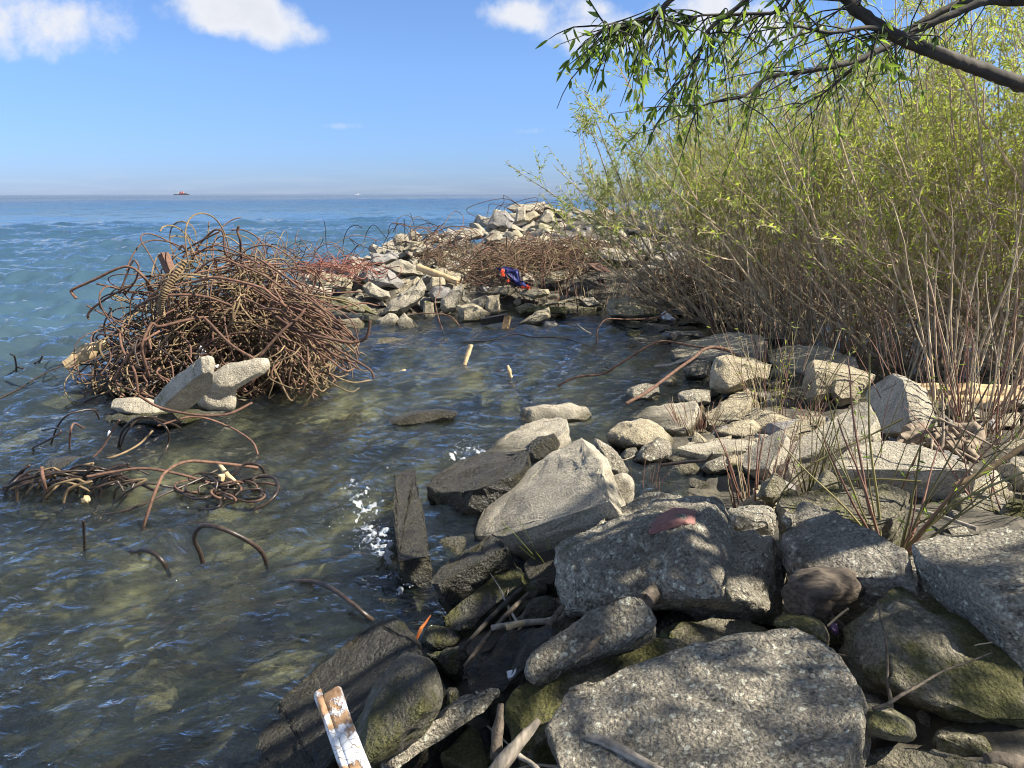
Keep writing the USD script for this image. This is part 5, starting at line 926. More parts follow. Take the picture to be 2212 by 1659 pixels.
# gnarled root
t = xf('driftwood_root', P(2030, 985, .45)); tag(t.GetPrim(), 'gnarled forked driftwood root lying on the flat-topped slab', 'driftwood')
for k, (pts, r0, r1) in enumerate([([(1950, 952, 4.5), (1990, 940, 4.5), (2030, 950, 4.5), (2075, 968, 4.5), (2105, 972, 4.5)], .07, .06), ([(1960, 935, 4.55), (1990, 925, 4.6), (2020, 935, 4.6)], .06, .03), ([(2040, 930, 4.6), (2080, 920, 4.6), (2112, 928, 4.55), (2108, 955, 4.5), (2088, 965, 4.45)], .035, .05),
                                     ([(2085, 965, 4.45), (2100, 985, 4.4), (2105, 1000, 4.4)], .045, .02), ([(1955, 950, 4.5), (1940, 962, 4.45), (1930, 975, 4.4)], .05, .015)]):
    p = spline(np.array([Q(*a) for a in pts]), 26); vv, ff = tube(p, np.linspace(r0, r1, 26) * .78, 12); vv = vv + normals(vv, ff) * ((meshkit.fbm(vv / .04, 3, k) - .5) * .06)[:, None]
    obj('limb', (vv - P(2030, 985, .45), ff), simple('root_wood', (.07, .052, .036), (.27, .21, .15), 26, .85, .7, dist=.008) if k == 0 else UsdShade.Material.Get(stage, '/World/Looks/root_wood'), t, smooth=45)
for k in range(10):
    rgk = np.random.default_rng(60 + k); a0 = Q(rgk.uniform(1945, 2090), rgk.uniform(930, 975), 4.48); obj('rootlet', tube(spline(np.array([a0, a0 + rgk.normal(size=3) * .07 + [0, -.05, .02], a0 + rgk.normal(size=3) * .14 + [0, -.08, -.02]]) - P(2030, 985, .45), 10), np.linspace(.018, .005, 10), 5), UsdShade.Material.Get(stage, '/World/Looks/root_wood'), t, smooth=True)
# painted plank bottom left: two boards of one broken rail, flaking white paint
Np = {'geo': ('geometry', {}), 'vo': ('voronoi_texture', dict(scale=55., feature='distance_to_edge')), 'n': ('noise_texture', dict(scale=9., detail=6., roughness=.65)), 'nf': ('noise_texture', dict(scale=60., detail=4.)),
      'wood': ('rgb_ramp', dict(ramp=[(.35, (.13, .07, .035)), (.6, (.34, .21, .11))])), 'cr': ('map_range', dict(from_min=.005, from_max=.03, clamp=True)), 'pk': ('map_range', dict(range_type='smoothstep', from_min=.52, from_max=.47, clamp=True)),
      'mu': ('math', dict(math_type='multiply')), 'm': ('mix_color', dict(b=(.5, .52, .55))), 'bu': ('bump', dict(strength=.7, distance=.004)), 'p': ('principled_bsdf', dict(roughness=.6))}
Kp = [('geo.position', 'vo.vector'), ('geo.position', 'n.vector'), ('geo.position', 'nf.vector'), ('nf.fac', 'wood.fac'), ('vo.distance', 'cr.value'), ('n.fac', 'pk.value'), ('cr.result', 'mu.value1'), ('pk.result', 'mu.value2'), ('mu.value', 'm.fac'), ('wood.color', 'm.a'), ('m.result', 'p.base_color'), ('mu.value', 'bu.height'), ('bu.normal', 'p.normal')]
PAINT = usdkit.material(stage, '/World/Looks/flaking_white_paint', Np, Kp, surface='p.BSDF')
t = xf('painted_board', P(750, 1560, .5)); tag(t.GetPrim(), 'split wooden board with flaking white paint jutting up at the bottom left', 'board')
def plank(a, b, w, th, tilt, parent, o, m, seed):
    a, b = np.asarray(a, float), np.asarray(b, float); ax = (b - a) / np.linalg.norm(b - a); toeye = eye - (a + b) / 2; x = np.cross(ax, toeye); x /= np.linalg.norm(x); y = np.cross(x, ax); x, y = x * math.cos(tilt) + y * math.sin(tilt), y * math.cos(tilt) - x * math.sin(tilt)
    mm = Manifold.cube((w, th, float(np.linalg.norm(b - a))), True).refine_to_length(.012).to_mesh(); v = np.array(mm.vert_properties[:, :3], float); f = np.array(mm.tri_verts); v, f = weld(v, f)
    L = np.linalg.norm(b - a); tip = np.clip((v[:, 2] / L + .5 - .90) / .1, 0, 1); v[:, 2] -= tip * .10 * meshkit.noise(np.stack([v[:, 0] * 60, v[:, 1] * 30, 0 * v[:, 0] + seed], 1), seed)
    v = smooth_mesh(v, f, 1); v = v + normals(v, f) * ((meshkit.fbm(v * [60, 60, 10], 2, seed) - .5) * .006)[:, None]
    obj('board', ((a + b) / 2 + v @ np.stack([x, y, ax]) - o, f), m, parent, smooth=40)
ob = P(750, 1560, .5)
plank(Q(800, 1720, 1.22), Q(706, 1466, 1.45), .040, .022, .15, t, ob, PAINT, 3)
plank(Q(766, 1720, 1.225), Q(676, 1470, 1.45), .016, .026, -.2, t, ob, PAINT, 5)
beam(P(1098, 1466, .3), P(1150, 1452, .32), .04, .035, simple('old_white_wood', (.35, .36, .38), (.55, .57, .6), 30, .7, .3), 'timber_offcut', 'small square white timber offcut beside the mossy slab', 'timber')

rg = np.random.default_rng(404); n = 0
while n < 30:
    u, v = rg.uniform(900, 2180), rg.uniform(1000, 1640)
    if u < np.interp(v, [1000, 1200, 1330, 1659], [1300, 1100, 960, 1050]): continue
    q_ = P(u, v, .2); z = gz(q_[0], q_[1]) + rg.uniform(.05, .3); q_ = P(u, v, z); d_ = rg.normal(size=3) * [1, 1, .25]; d_ /= np.linalg.norm(d_); L_ = rg.uniform(.15, .5)
    p_ = grow0(rg, q_ - d_ * L_ / 2, d_, L_); vf = tube(p_, np.linspace(rg.uniform(.004, .009), .002, len(p_)), 5); n += 1
    tag(obj('twig', vf, [DRIFT, DRIFT_BROWN, TWIG_TAN][n % 3], loc=base_of(vf[0]), smooth=True), 'thin dead twig caught in the gaps between the foreground slabs', 'twig', 'dead twigs between the foreground slabs')
# ------------------------------------------------------------------ cloth, foam, plastic
def crumple(label, m, sil, y, t, name, cat, amp, seed, L=.02):
    v, f = rockify([B(sil, t=t, y=y)], L, 2, .01, seed, 2)
    s = .05 + t * .25; v = v + normals(v, f) * (amp * (np.abs(meshkit.fbm(v / s, 3, seed) - .5) * 4 - .8))[:, None]
    return tag(obj(name, (v, f), m, loc=base_of(v), smooth=60), label, cat)
BLUE = simple('blue_cloth', (.01, .012, .055), (.02, .028, .18), 7, .6, .5, dist=.02)
ORANGE = simple('red_orange_cloth', (.5, .035, .012), (.75, .08, .02), 6, .6, .4, dist=.01)
t = xf('discarded_jacket', Q(1110, 605, 12.9)); tag(t.GetPrim(), 'crumpled dark blue cloth with red-orange patches lying in the rubble', 'cloth')
for nm, m, sil, yy in [('blue_cloth', BLUE, [(1075, 580), (1090, 573), (1104, 578), (1119, 580), (1126, 600), (1132, 612), (1120, 618), (1100, 606), (1082, 596)], 12.9), ('blue_cloth', BLUE, [(1110, 605), (1132, 606), (1146, 618), (1140, 626), (1122, 618)], 12.75), ('orange_patch', ORANGE, [(1124, 622), (1130, 613), (1140, 612), (1148, 622), (1146, 624), (1130, 624)], 12.7), ('orange_patch', ORANGE, [(1083, 587), (1086, 583), (1088, 598), (1086, 600)], 12.75), ('orange_patch', ORANGE, [(1093, 606), (1099, 603), (1103, 608), (1097, 610)], 12.7)]:
    v, f = rockify([B(sil, t=.25, y=yy)], .025, 1, .01, 7, 1); v = v + normals(v, f) * (.05 * (np.abs(meshkit.fbm(v / .11, 3, 5) - .5) * 4 - .8))[:, None]
    obj(nm, (v - Q(1110, 605, 12.9), f), m, t, smooth=60)
FOAMW = simple('white_foam_plastic', (.62, .62, .62), (.75, .75, .75), 40, .7, .2)
crumple('pointed white foam piece behind the flat leaning slab', FOAMW, [(418, 772), (433, 743), (446, 760), (447, 775), (424, 778)], 7.25, .12, 'foam_piece', 'foam piece', .004, 3)
crumple('small white foam crumb between the two leaning slabs', FOAMW, [(462, 790), (470, 785), (476, 790), (472, 796), (463, 796)], 7.1, .06, 'foam_crumb', 'foam piece', .004, 4, .015)
PLASTIC = simple('grey_plastic_film', (.3, .3, .33), (.55, .55, .58), 12, .35, .4)
crumple('crumpled grey plastic film snagged at the base of the leaning shrub', PLASTIC, [(1424, 676), (1436, 668), (1452, 680), (1462, 690), (1450, 696), (1430, 690)], 11.2, .25, 'plastic_film', 'plastic film', .04, 6, .03)
crumple('white scrap of plastic caught on the drowned bars', FOAMW, [(230, 936), (236, 930), (241, 938), (238, 945), (232, 943)], 5.45, .03, 'plastic_scrap', 'plastic scrap', .003, 8, .01)
PURPLE = simple('dark_purple_plastic', (.03, .012, .04), (.07, .03, .09), 20, .25, .1)
crumple('small dark purple plastic thing in the gap left of the corner boulder', PURPLE, [(1790, 1352), (1798, 1342), (1810, 1344), (1815, 1356), (1808, 1370), (1796, 1368)], 2.1, .05, 'plastic_bottle_end', 'plastic scrap', .001, 9, .008)
mm = Manifold.hull_points(np.array([Q(*a) + np.array([0, 0, d]) for a in [(1268, 570, 13.2), (1297, 569, 13.9), (1322, 590, 13.6), (1290, 584, 12.9)] for d in (0, .012)]).astype(np.float32)).to_mesh()
vv = np.array(mm.vert_properties[:, :3], float); tag(obj('steel_plate', (vv, np.array(mm.tri_verts)), RUST, loc=base_of(vv)), 'flat rusty brown plate lying in the rubble left of the shrub', 'steel plate')

# brick set into the ridge of the main block
BRICK = simple('dull_red_brick', (.12, .05, .044), (.20, .10, .085), 45, .85, .35)
bpx = [(1406, 1152), (1406, 1136), (1432, 1116), (1458, 1100), (1462, 1128), (1434, 1134), (1480, 1101), (1499, 1106), (1498, 1131), (1480, 1130)]
bp = [touch(*main_vf, u, v, .014) for u, v in bpx]; bp = [p_ for p_ in bp if p_ is not None]
m2 = Manifold.batch_hull([Manifold.sphere(.006, 10).translate((p_ + np.array(o)).tolist()) for p_ in bp for o in ((0, 0, 0), (0, .07, -.03))]).refine_to_length(.012).to_mesh()
vv, ff = weld(np.array(m2.vert_properties[:, :3], float), np.array(m2.tri_verts)); vv = vv + normals(vv, ff) * ((meshkit.fbm(vv / .03, 3, 2) - .5) * .006)[:, None]
obj('brick', (vv - bm, ff), BRICK, rockify_main, smooth=50)

# ------------------------------------------------------------------ splash foam
FOAM = usdkit.material(stage, '/World/Looks/splash_foam', {'p': ('principled_bsdf', dict(base_color=(.62, .67, .72), roughness=.35)), 't': ('transparent_bsdf', {}), 'm': ('mix_closure', dict(fac=.68))}, [('t.BSDF', 'm.closure2'), ('p.BSDF', 'm.closure1')], surface='m.closure')
def splash(label, path, wid, n, seed, thr=.56):
    """broken water: a lacy raised skin with holes, and a few drops"""
    rg = np.random.default_rng(seed); mb = MB(); path = spline(np.array([P(u, v, .03) for u, v in path]), 40)
    lo, hi = path[:, :2].min(0) - 3 * wid, path[:, :2].max(0) + 3 * wid; st = .007; gx, gy = np.arange(lo[0], hi[0], st), np.arange(lo[1], hi[1], st); X_, Y_ = np.meshgrid(gx, gy)
    d_ = np.sqrt(((X_[..., None] - path[:, 0]) ** 2 + (Y_[..., None] - path[:, 1]) ** 2).min(-1)); pp = np.stack([X_, Y_, 0 * X_], -1)
    w_ = meshkit.fbm(pp / .03 + seed, 4, seed); m_ = w_ - .2 * (d_ / wid) ** 1.3; h_ = water_z(X_, Y_, 0 * X_ + .01) + .012 + .05 * np.clip(m_ - thr + .1, 0, 1) + .03 * (meshkit.noise(pp / .02, 3) - .5)
    nx = len(gx); on = (m_ > thr - .06); i, j = np.nonzero(on[:-1, :-1] & on[1:, 1:]); a_ = i * nx + j; f_ = np.vstack([np.stack([a_, a_ + 1, a_ + nx + 1], 1), np.stack([a_, a_ + nx + 1, a_ + nx], 1)])
    us, inv = np.unique(f_, return_inverse=True); V_ = np.column_stack([X_.ravel(), Y_.ravel(), h_.ravel()])[us]
    if len(us): mb.add(V_, inv.reshape(f_.shape))
    s = trimesh.creation.icosphere(0)
    for k in range(n):
        p_ = path[rg.integers(len(path))]; off_ = rg.normal(size=3) * [wid * .7, wid * .7, .05]; off_[2] = abs(off_[2])
        mb.add(np.asarray(s.vertices) * (.0012 + .003 * rg.random() ** 3) + p_ + off_, s.faces)
    tag(obj('splash', mb.get(), FOAM, smooth=True), label, 'splash', kind='stuff')
splash('white splash of foam left of the square wet post', [(775, 1060), (785, 1110), (800, 1150), (815, 1195), (830, 1215)], .10, 260, 1)
splash('small splash against the flat sunlit stone', [(985, 985), (1010, 970), (1035, 972)], .07, 120, 2)
splash('trace of foam at the foot of the square post', [(860, 1275), (900, 1270)], .04, 20, 3)
# ------------------------------------------------------------------ willow shrubs
def leaf_cards(pos, dirs, rg, ln, wd, droop=.2, jitter=.8):
    """narrow folded leaves: (vertices, triangles)"""
    n = len(pos); d = dirs + rg.normal(size=(n, 3)) * jitter; d[:, 2] -= droop; d /= np.linalg.norm(d, axis=1, keepdims=True)
    s = np.cross(d, rg.normal(size=(n, 3))); s /= np.linalg.norm(s, axis=1, keepdims=True) + 1e-9; u = np.cross(s, d)
    L = (ln * rg.uniform(.6, 1.25, n))[:, None]; W = (wd * rg.uniform(.75, 1.25, n))[:, None]
    v = np.stack([pos, pos + d * L * .45 + s * W * .5 + u * W * .16, pos + d * L - u * L * .08, pos + d * L * .45 - s * W * .5 + u * W * .16], 1).reshape(-1, 3)
    b = (np.arange(n) * 4)[:, None]
    return v, np.vstack([b + [0, 1, 2], b + [0, 2, 3]])
def grow(rg, p, d, L, n, wig, upl):
    pts = [p]; st = L / n
    for i in range(n):
        d = d + rg.normal(size=3) * wig + np.array([0, 0, upl]); d = d / np.linalg.norm(d); p = p + d * st; pts.append(p)
    return np.array(pts)
def sub(rg, pts, t, ang):
    i = int(t * (len(pts) - 1)); i = min(max(i, 1), len(pts) - 2); d = pts[i + 1] - pts[i]; d /= np.linalg.norm(d)
    x = np.cross(d, rg.normal(size=3)); x /= np.linalg.norm(x); return pts[i], d * math.cos(ang) + x * math.sin(ang)
def shrub_parts(seed, h, nst, spread, lean, dens=1., rad=.3, leafy=.40, wood_r=.0155, ln=.08, wd=.0168, bare_low=.16):
    rg = np.random.default_rng(seed); stems, lp, ld = [], [], []
    for k in range(nst):
        a = rg.uniform(0, 6.28); o = np.array([math.cos(a), math.sin(a), 0]) * rad * math.sqrt(rg.random()); d = np.array([math.cos(a), math.sin(a), 0]) * spread * rg.uniform(.2, 1.3) + np.array([*lean, 1.0]) + rg.normal(size=3) * .14
        Ls = h * rg.uniform(.62, 1.1); s = grow(rg, o - [0, 0, .25], d / np.linalg.norm(d), Ls + .25, 18, .085, .028); r0 = wood_r * rg.uniform(.7, 1.3) * h / 4
        mb = MB(); mb.add(*tube(s, np.linspace(r0, r0 * .2, len(s)), 5))
        def leaves_on(q, frac0, step):
            seg = np.linalg.norm(np.diff(q, axis=0), axis=1).sum(); m = max(1, int(seg * (1 - frac0) / step * dens)); tt = rg.uniform(frac0, 1, m) * (len(q) - 1); i = np.minimum(tt.astype(int), len(q) - 2)
            f_ = (tt - i)[:, None]; lp.append(q[i] * (1 - f_) + q[i + 1] * f_); dd = q[i + 1] - q[i]; ld.append(dd / np.linalg.norm(dd, axis=1, keepdims=True))
        leaves_on(s, .6, .03)
        for b in range(rg.integers(7, 11)):
            t_ = rg.uniform(bare_low, .95); p, d2 = sub(rg, s, t_, rg.uniform(.35, .8)); Lb = Ls * rg.uniform(.16, .34) * (1.25 - t_)
            q = grow(rg, p, d2, Lb, 7, .09, .05); mb.add(*tube(q, np.linspace(r0 * .42 * (1.2 - t_), .0016, len(q)), 4, cap=False))
            if p[2] > h * leafy * rg.uniform(.6, 1.2): leaves_on(q, .2, .028)
            for c in range(rg.integers(3, 6)):
                p3, d3 = sub(rg, q, rg.uniform(.25, .95), rg.uniform(.4, .9)); w = grow(rg, p3, d3, rg.uniform(.15, .42) * h / 4, 4, .1, .04); mb.add(*tube(w, np.linspace(.003, .0012, len(w)), 3, cap=False))
                if p3[2] > h * leafy * rg.uniform(.5, 1.15): leaves_on(w, .05, .022)
        stems.append(mb.get())
    v, f = leaf_cards(np.vstack(lp), np.vstack(ld), rg, ln, wd)
    return stems, (v, f)
def shrub_kind(k, leafm, barkm, **kw):
    p = f'/World/Kinds/shrub_{k}'; stage.DefinePrim(p, 'Xform'); stems, lv = shrub_parts(seed=700 + k, **kw)
    for i, s in enumerate(stems): usdkit.mesh(stage, f'{p}/stem' + (f'_{i:03d}' if i else ''), s, barkm, smooth=60)
    m = usdkit.mesh(stage, f'{p}/foliage', lv, leafm); m.GetPrim().SetCustomDataByKey('kind', 'stuff'); return p
def plant(kind, name, loc, rotz, s, label, group, cat='shrub'):
    x = UsdGeom.Xform.Define(stage, f"/World/{numbered('/World', name)}"); x.AddTranslateOp().Set(Gf.Vec3d(*map(float, loc))); x.AddRotateZOp().Set(float(rotz)); x.AddScaleOp().Set(Gf.Vec3f(float(s), float(s), float(s)))
    x.GetPrim().GetReferences().AddInternalReference(kind); x.GetPrim().SetInstanceable(True); return tag(x.GetPrim(), label, cat, group)
KA = [shrub_kind(0, LEAF_A, BARK, h=4.3, nst=14, spread=.36, lean=(-.32, -.05), dens=.46), shrub_kind(1, LEAF_Y, BARK, h=4.4, nst=13, spread=.42, lean=(-.45, -.05), dens=.46), shrub_kind(2, LEAF_A, BARK, h=3.9, nst=13, spread=.42, lean=(-.45, -.05), dens=.46),
      shrub_kind(3, LEAF_G, BARK, h=3.6, nst=13, spread=.45, lean=(-.6, -.05), dens=.95), shrub_kind(4, LEAF_Y, BARK, h=4.0, nst=13, spread=.36, lean=(-.25, -.1), leafy=.22, dens=.5)]
rg = np.random.default_rng(83)
GRP_F, GRP_B, GRP_R = 'willow shrubs standing in the wet edge', 'willow shrubs in the thicket behind', 'bushes on the far bank top'
FRONT = [(1640, 700, 2, 1.0, 'behind the broad flat slab'), (1690, 715, 0, 1.0, 'between the two flat slabs'), (1740, 735, 2, .95, 'behind the second flat slab'), (1790, 745, 0, 1.0, 'at the right end of the second flat slab'),
         (1850, 755, 1, 1.0, 'straight above the recessed block'), (1900, 760, 0, .95, 'above the smaller rounded block'), (1960, 780, 4, 1.0, 'above the tilted slab, with yellow leaves'), (2020, 790, 1, 1.0, 'behind the left end of the split log'), (2080, 800, 4, .95, 'behind the middle of the split log, low and yellow'),
         (2140, 805, 1, .95, 'behind the right half of the split log'), (2200, 815, 4, .95, 'at the right edge of the picture'), (2270, 830, 1, .95, 'mostly outside the right edge')]
for (u, v, k, s, wh) in FRONT:
    q_ = P(u, v, -.02); plant(KA[k], 'willow_shrub', (q_[0], q_[1], gz(q_[0], q_[1])), rg.uniform(-25, 25), s * rg.uniform(.95, 1.08), 'many-stemmed front willow shrub ' + wh, GRP_F)
for (x, y, k, s) in [(4.6, 13.2, 3, 1.0), (5.2, 12.2, 2, 1.1), (5.6, 11, 0, 1.1), (6.0, 10, 1, 1.1), (6.4, 9.0, 1, 1.05), (6.8, 8.2, 4, 1.1), (7.2, 7.2, 1, 1.1), (6.6, 12.6, 2, 1.2), (7.2, 11.2, 0, 1.2), (8.4, 8.9, 4, 1.15), (8.2, 12.6, 0, 1.25), (9.6, 10.4, 1, 1.25), (5.8, 14.5, 3, 1.15), (7.2, 14.6, 0, 1.3), (10.2, 13.6, 1, 1.3), (6.4, 16.8, 3, 1.2), (8.6, 17, 0, 1.35)]:
    plant(KA[k], 'willow_shrub', (x, y, gz(x, y)), rg.uniform(-25, 25), s * rg.uniform(.94, 1.06), 'tall willow shrub deep in the green thicket, seen only through those in front', GRP_B)
for (x, y, k, s) in [(3.2, 21, 3, .62), (4.2, 20, 3, .68), (5.0, 21.5, 0, .75), (5.6, 19.2, 2, .85), (3.8, 23.5, 3, .6), (6.4, 22, 0, .95), (7.6, 20, 1, 1.1), (4.9, 17.4, 3, .8)]:
    plant(KA[k], 'willow_shrub', (x, y, gz(x, y)), rg.uniform(-30, 30), s, 'low grey-green bush growing on top of the far rubble bank', GRP_R)
def own_shrub(name, label, loc, leafm, barkm, **kw):
    t = xf(name, loc); tag(t.GetPrim(), label, 'shrub'); stems, lv = shrub_parts(**kw)
    for s in stems: obj('stem', s, barkm, t, smooth=60)
    if lv is not None and len(lv[0]): tag(obj('foliage', lv, leafm, t), kind='stuff')
q_ = P(1528, 697, -.05); own_shrub('leaning_willow', 'willow shrub leaning far left out over the pool from one low stump', q_, LEAF_G, BARK, seed=811, h=4.1, nst=9, spread=.28, lean=(-.95, .1), rad=.12, wood_r=.019, dens=1.0)
q_ = P(1565, 705, -.05); own_shrub('leaning_willow', 'willow shrub leaning left just right of the lowest leaning one', q_, LEAF_A, BARK, seed=812, h=4.3, nst=11, spread=.3, lean=(-.62, .05), rad=.2, wood_r=.017, dens=1.0)
q_ = P(1640, 715, -.05); own_shrub('leaning_willow', 'slightly leaning willow shrub behind the broad flat slab', q_, LEAF_A, BARK, seed=813, h=4.5, nst=12, spread=.3, lean=(-.4, .0), rad=.3, wood_r=.016, dens=.7)
# bare red-brown stems and stubble among the stones
def shoots(name, label, loc, m, n, h, spread, r, seed, leaf=None, cat='shoots', rad=.08, lean=(0, 0), wig=.05):
    rg = np.random.default_rng(seed); t = xf(name, loc); tag(t.GetPrim(), label, cat); lp, ld = [], []
    for k in range(n):
        a = rg.uniform(0, 6.28); o = np.array([math.cos(a), math.sin(a), 0]) * rad * math.sqrt(rg.random()); d = np.array([math.cos(a) * spread + lean[0], math.sin(a) * spread + lean[1], 1.]) + rg.normal(size=3) * [.15, .15, .05]
        s = grow(rg, o - [0, 0, .1], d / np.linalg.norm(d), h * rg.uniform(.5, 1.15) + .1, 10, wig, .0); mm_ = m[k % len(m)]
        obj('stem', tube(s, np.linspace(r, r * .35, len(s)) * rg.uniform(.7, 1.3), 4), mm_, t, smooth=True)
        if leaf and rg.random() < .55:
            j = rg.integers(3, len(s), 5); lp.append(s[j] + rg.normal(size=(5, 3)) * .01); ld.append(np.tile([0, 0, .6], (5, 1)))
    if lp:
        v, f = leaf_cards(np.vstack(lp), np.vstack(ld), rg, .05, .010); tag(obj('foliage', (v, f), leaf, t), kind='stuff')
SH = [('dry_shoots', 'clump of cut brown shoots in front of the long pale tilted slab', P(1640, 1085, .12), (TWIG_RED, TWIG_TAN, TWIG_RED), 34, .5, .3, .006, 1, None, .14),
      ('dry_shoots', 'tuft of dry stubble beside the layered chunk at the pool edge', P(1505, 925, .05), (TWIG_TAN, TWIG_RED), 46, .26, .45, .006, 2, None, .13),
      ('dry_shoots', 'dense tangle of thin brown shoots left of the recessed block', P(1690, 890, .1), (TWIG_RED, TWIG_TAN, TWIG_GREEN), 46, .8, .35, .005, 3, LEAF_Y, .28),
      ('green_shoots', 'olive sapling clump with a few leaves between rust-streaked block and broad right slab', P(1935, 1170, .42), (TWIG_GREEN, TWIG_GREEN, TWIG_RED), 22, .85, .5, .007, 4, LEAF_N, .06),
      ('green_shoots', 'upright olive stalks in front of the long pale tilted slab', P(1755, 1055, .22), (TWIG_GREEN,), 12, .62, .12, .006, 5, None, .08),
      ('green_shoots', 'sparse thin stalks standing on the right in front of the flat-topped slab', P(1880, 1065, .3), (TWIG_GREEN, TWIG_RED), 9, .75, .16, .005, 6, LEAF_N, .2),
      ('dry_shoots', 'few dark thin stalks rising from the shallow side pool', P(1395, 1070, .0), (TWIG_RED,), 8, .34, .08, .004, 7, None, .12),
      ('stem_thicket', 'thicket of bare dark red stems in front of the split log', P(2060, 930, .2), (TWIG_RED, TWIG_RED, BARK), 40, .95, .35, .006, 8, None, .4),
      ('stem_thicket', 'bare red and grey stems at the right edge before the split log', P(2180, 940, .25), (BARK, TWIG_RED), 34, 1.2, .3, .008, 9, LEAF_N, .4),
      ('grey_stems', 'group of bare grey leaning stems left of the split log in the thicket', P(2120, 880, .15), (BARK,), 22, 2.2, .25, .012, 10, LEAF_Y, .4),
      ('grey_stems', 'slender bare stems rising from the dark water under the thicket', P(1900, 790, .0), (BARK, TWIG_RED), 30, 1.8, .2, .009, 11, LEAF_A, .7),
      ('grey_stems', 'crowd of slender stems behind the second flat slab', P(1760, 750, .0), (BARK, TWIG_RED, TWIG_TAN), 40, 1.6, .25, .008, 12, LEAF_A, .7),
      ('grey_stems', 'crowd of slender stems behind the broad flat slab', P(1630, 712, .0), (BARK, TWIG_RED, TWIG_TAN), 40, 1.4, .3, .008, 13, LEAF_A, .6),
      ('dry_shoots', 'brown shoots before the shrub base by the broad flat slab', P(1655, 790, .05), (TWIG_RED, TWIG_TAN), 26, .6, .25, .005, 14, None, .2),
      ('dry_shoots', 'dead stalks in front of the red-orange cloth', P(1185, 650, .1), (TWIG_RED,), 26, .9, .25, .007, 15, None, .5),
      ('dry_shoots', 'dead stalks leaning over the tilted flat slab', P(1290, 655, .1), (TWIG_RED, TWIG_TAN), 30, 1.0, .3, .007, 16, None, .6),
      ('dry_grass', 'yellow dry grass tuft on the far bank top behind the standing slab', Q(1400, 425, 23.5), (TWIG_TAN, LEAF_Y), 60, 1.0, .3, .012, 17, None, .7),
      ('dry_grass', 'yellow dry grass tuft left of the tallest far bush', Q(1330, 430, 23), (TWIG_TAN, LEAF_Y), 50, .9, .3, .012, 18, None, .6),
      ('water_weed', 'thin green weed hanging off the tall tilted slab front', P(1185, 1185, .22), (LEAF_A,), 9, .2, .9, .0025, 19, LEAF_A, .03),
      ('dry_shoots', 'thin reddish shoots at the right edge above the pale boulder', P(2190, 1080, .4), (TWIG_RED, TWIG_GREEN), 22, .7, .3, .005, 20, LEAF_N, .2),
      ('dry_shoots', 'stubble on the narrow pale slab near the recessed block', P(1760, 900, .45), (TWIG_RED,), 14, .14, .4, .004, 21, None, .06)]
for nm, lb, loc, m, n_, h_, sp, r_, sd, lf, rd in SH: shoots(nm, lb, loc, m, n_, h_, sp, r_, sd, lf, rad=rd)
for k, (pts, lab) in enumerate([([(1985, 1130, 3.2), (2060, 1090, 3.0), (2140, 1050, 2.9), (2240, 1010, 2.8)], 'long olive shoot bending from the sapling clump to the right edge'), ([(1760, 1060, 3.7), (1820, 1040, 3.5), (1900, 1035, 3.4), (1990, 1040, 3.3)], 'thin olive stalk lying across the flat-topped slab'),
                                ([(1675, 1100, 3.5), (1700, 1050, 3.5), (1760, 1000, 3.5), (1870, 945, 3.6), (1950, 905, 3.6)], 'long thin stem rising before the long pale tilted slab'), ([(1900, 870, 5.5), (1860, 930, 5.0), (1955, 1160, 3.2)], 'bent stalk crossing in front of the tilted slab')][:3]):
    stick(lab, TWIG_GREEN, pts, .005, name='long_shoot', cat='shoot', knots=.02, seed=30 + k, sides=5)
stick('bright orange dry leaf blade standing by the small mossy stone', simple('orange_leaf', (.42, .10, .02), (.55, .18, .04), 20, .6, .1), [(899, 1382, 2.55), (910, 1358, 2.56), (920, 1345, 2.57), (930, 1329, 2.58)], [.005, .008, .006, .002], name='dry_leaf', cat='leaf', sides=4, knots=.01)

# ------------------------------------------------------------------ the willow overhead: trunk right of the camera, limbs over the shore
WT = np.array([3.75, 2.35, gz(3.75, 2.35)]); rg = np.random.default_rng(97)
t = xf('willow_tree', WT); tag(t.GetPrim(), 'large willow overhanging from the right with a thick dark limb and hanging leafy twigs', 'tree')
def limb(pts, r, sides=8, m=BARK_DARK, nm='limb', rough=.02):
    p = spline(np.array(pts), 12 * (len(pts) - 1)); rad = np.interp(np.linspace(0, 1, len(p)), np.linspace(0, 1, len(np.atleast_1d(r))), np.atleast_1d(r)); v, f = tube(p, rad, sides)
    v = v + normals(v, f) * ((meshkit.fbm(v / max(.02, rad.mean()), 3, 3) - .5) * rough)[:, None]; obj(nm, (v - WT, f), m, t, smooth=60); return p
top = WT + [.25, -.1, 3.4]
limb([WT - [0, 0, .4], WT + [.05, 0, 1.0], WT + [.2, -.05, 2.2], top], [.17, .15, .13, .11], 12, nm='trunk', rough=.03)
L1 = limb([WT + [.05, 0, .15 + 1.3], Q(2330, 196, 2.75), Q(2212, 181, 2.7), Q(2120, 150, 2.66), Q(2040, 121, 2.62), Q(1950, 84, 2.6), Q(1875, 40, 2.58), Q(1825, -8, 2.55), Q(1770, -90, 2.5), Q(1690, -170, 2.4)], [.04, .028, .024, .023, .022, .020, .019, .016, .011], 10, rough=.012)
L2 = limb([top - [0, 0, 1.0], Q(2350, -40, 2.9), Q(2212, 0, 3.0), Q(2130, 2, 3.0), Q(2050, 35, 3.0), Q(1964, 73, 3.0), Q(1877, 119, 2.95), Q(1812, 141, 2.9), Q(1746, 154, 2.9), Q(1659, 168, 2.9), Q(1606, 207, 2.85), Q(1543, 220, 2.85), Q(1496, 237, 2.85)], [.03, .024, .02, .014, .013, .012, .010, .008, .007, .005, .004], 7, rough=.008)
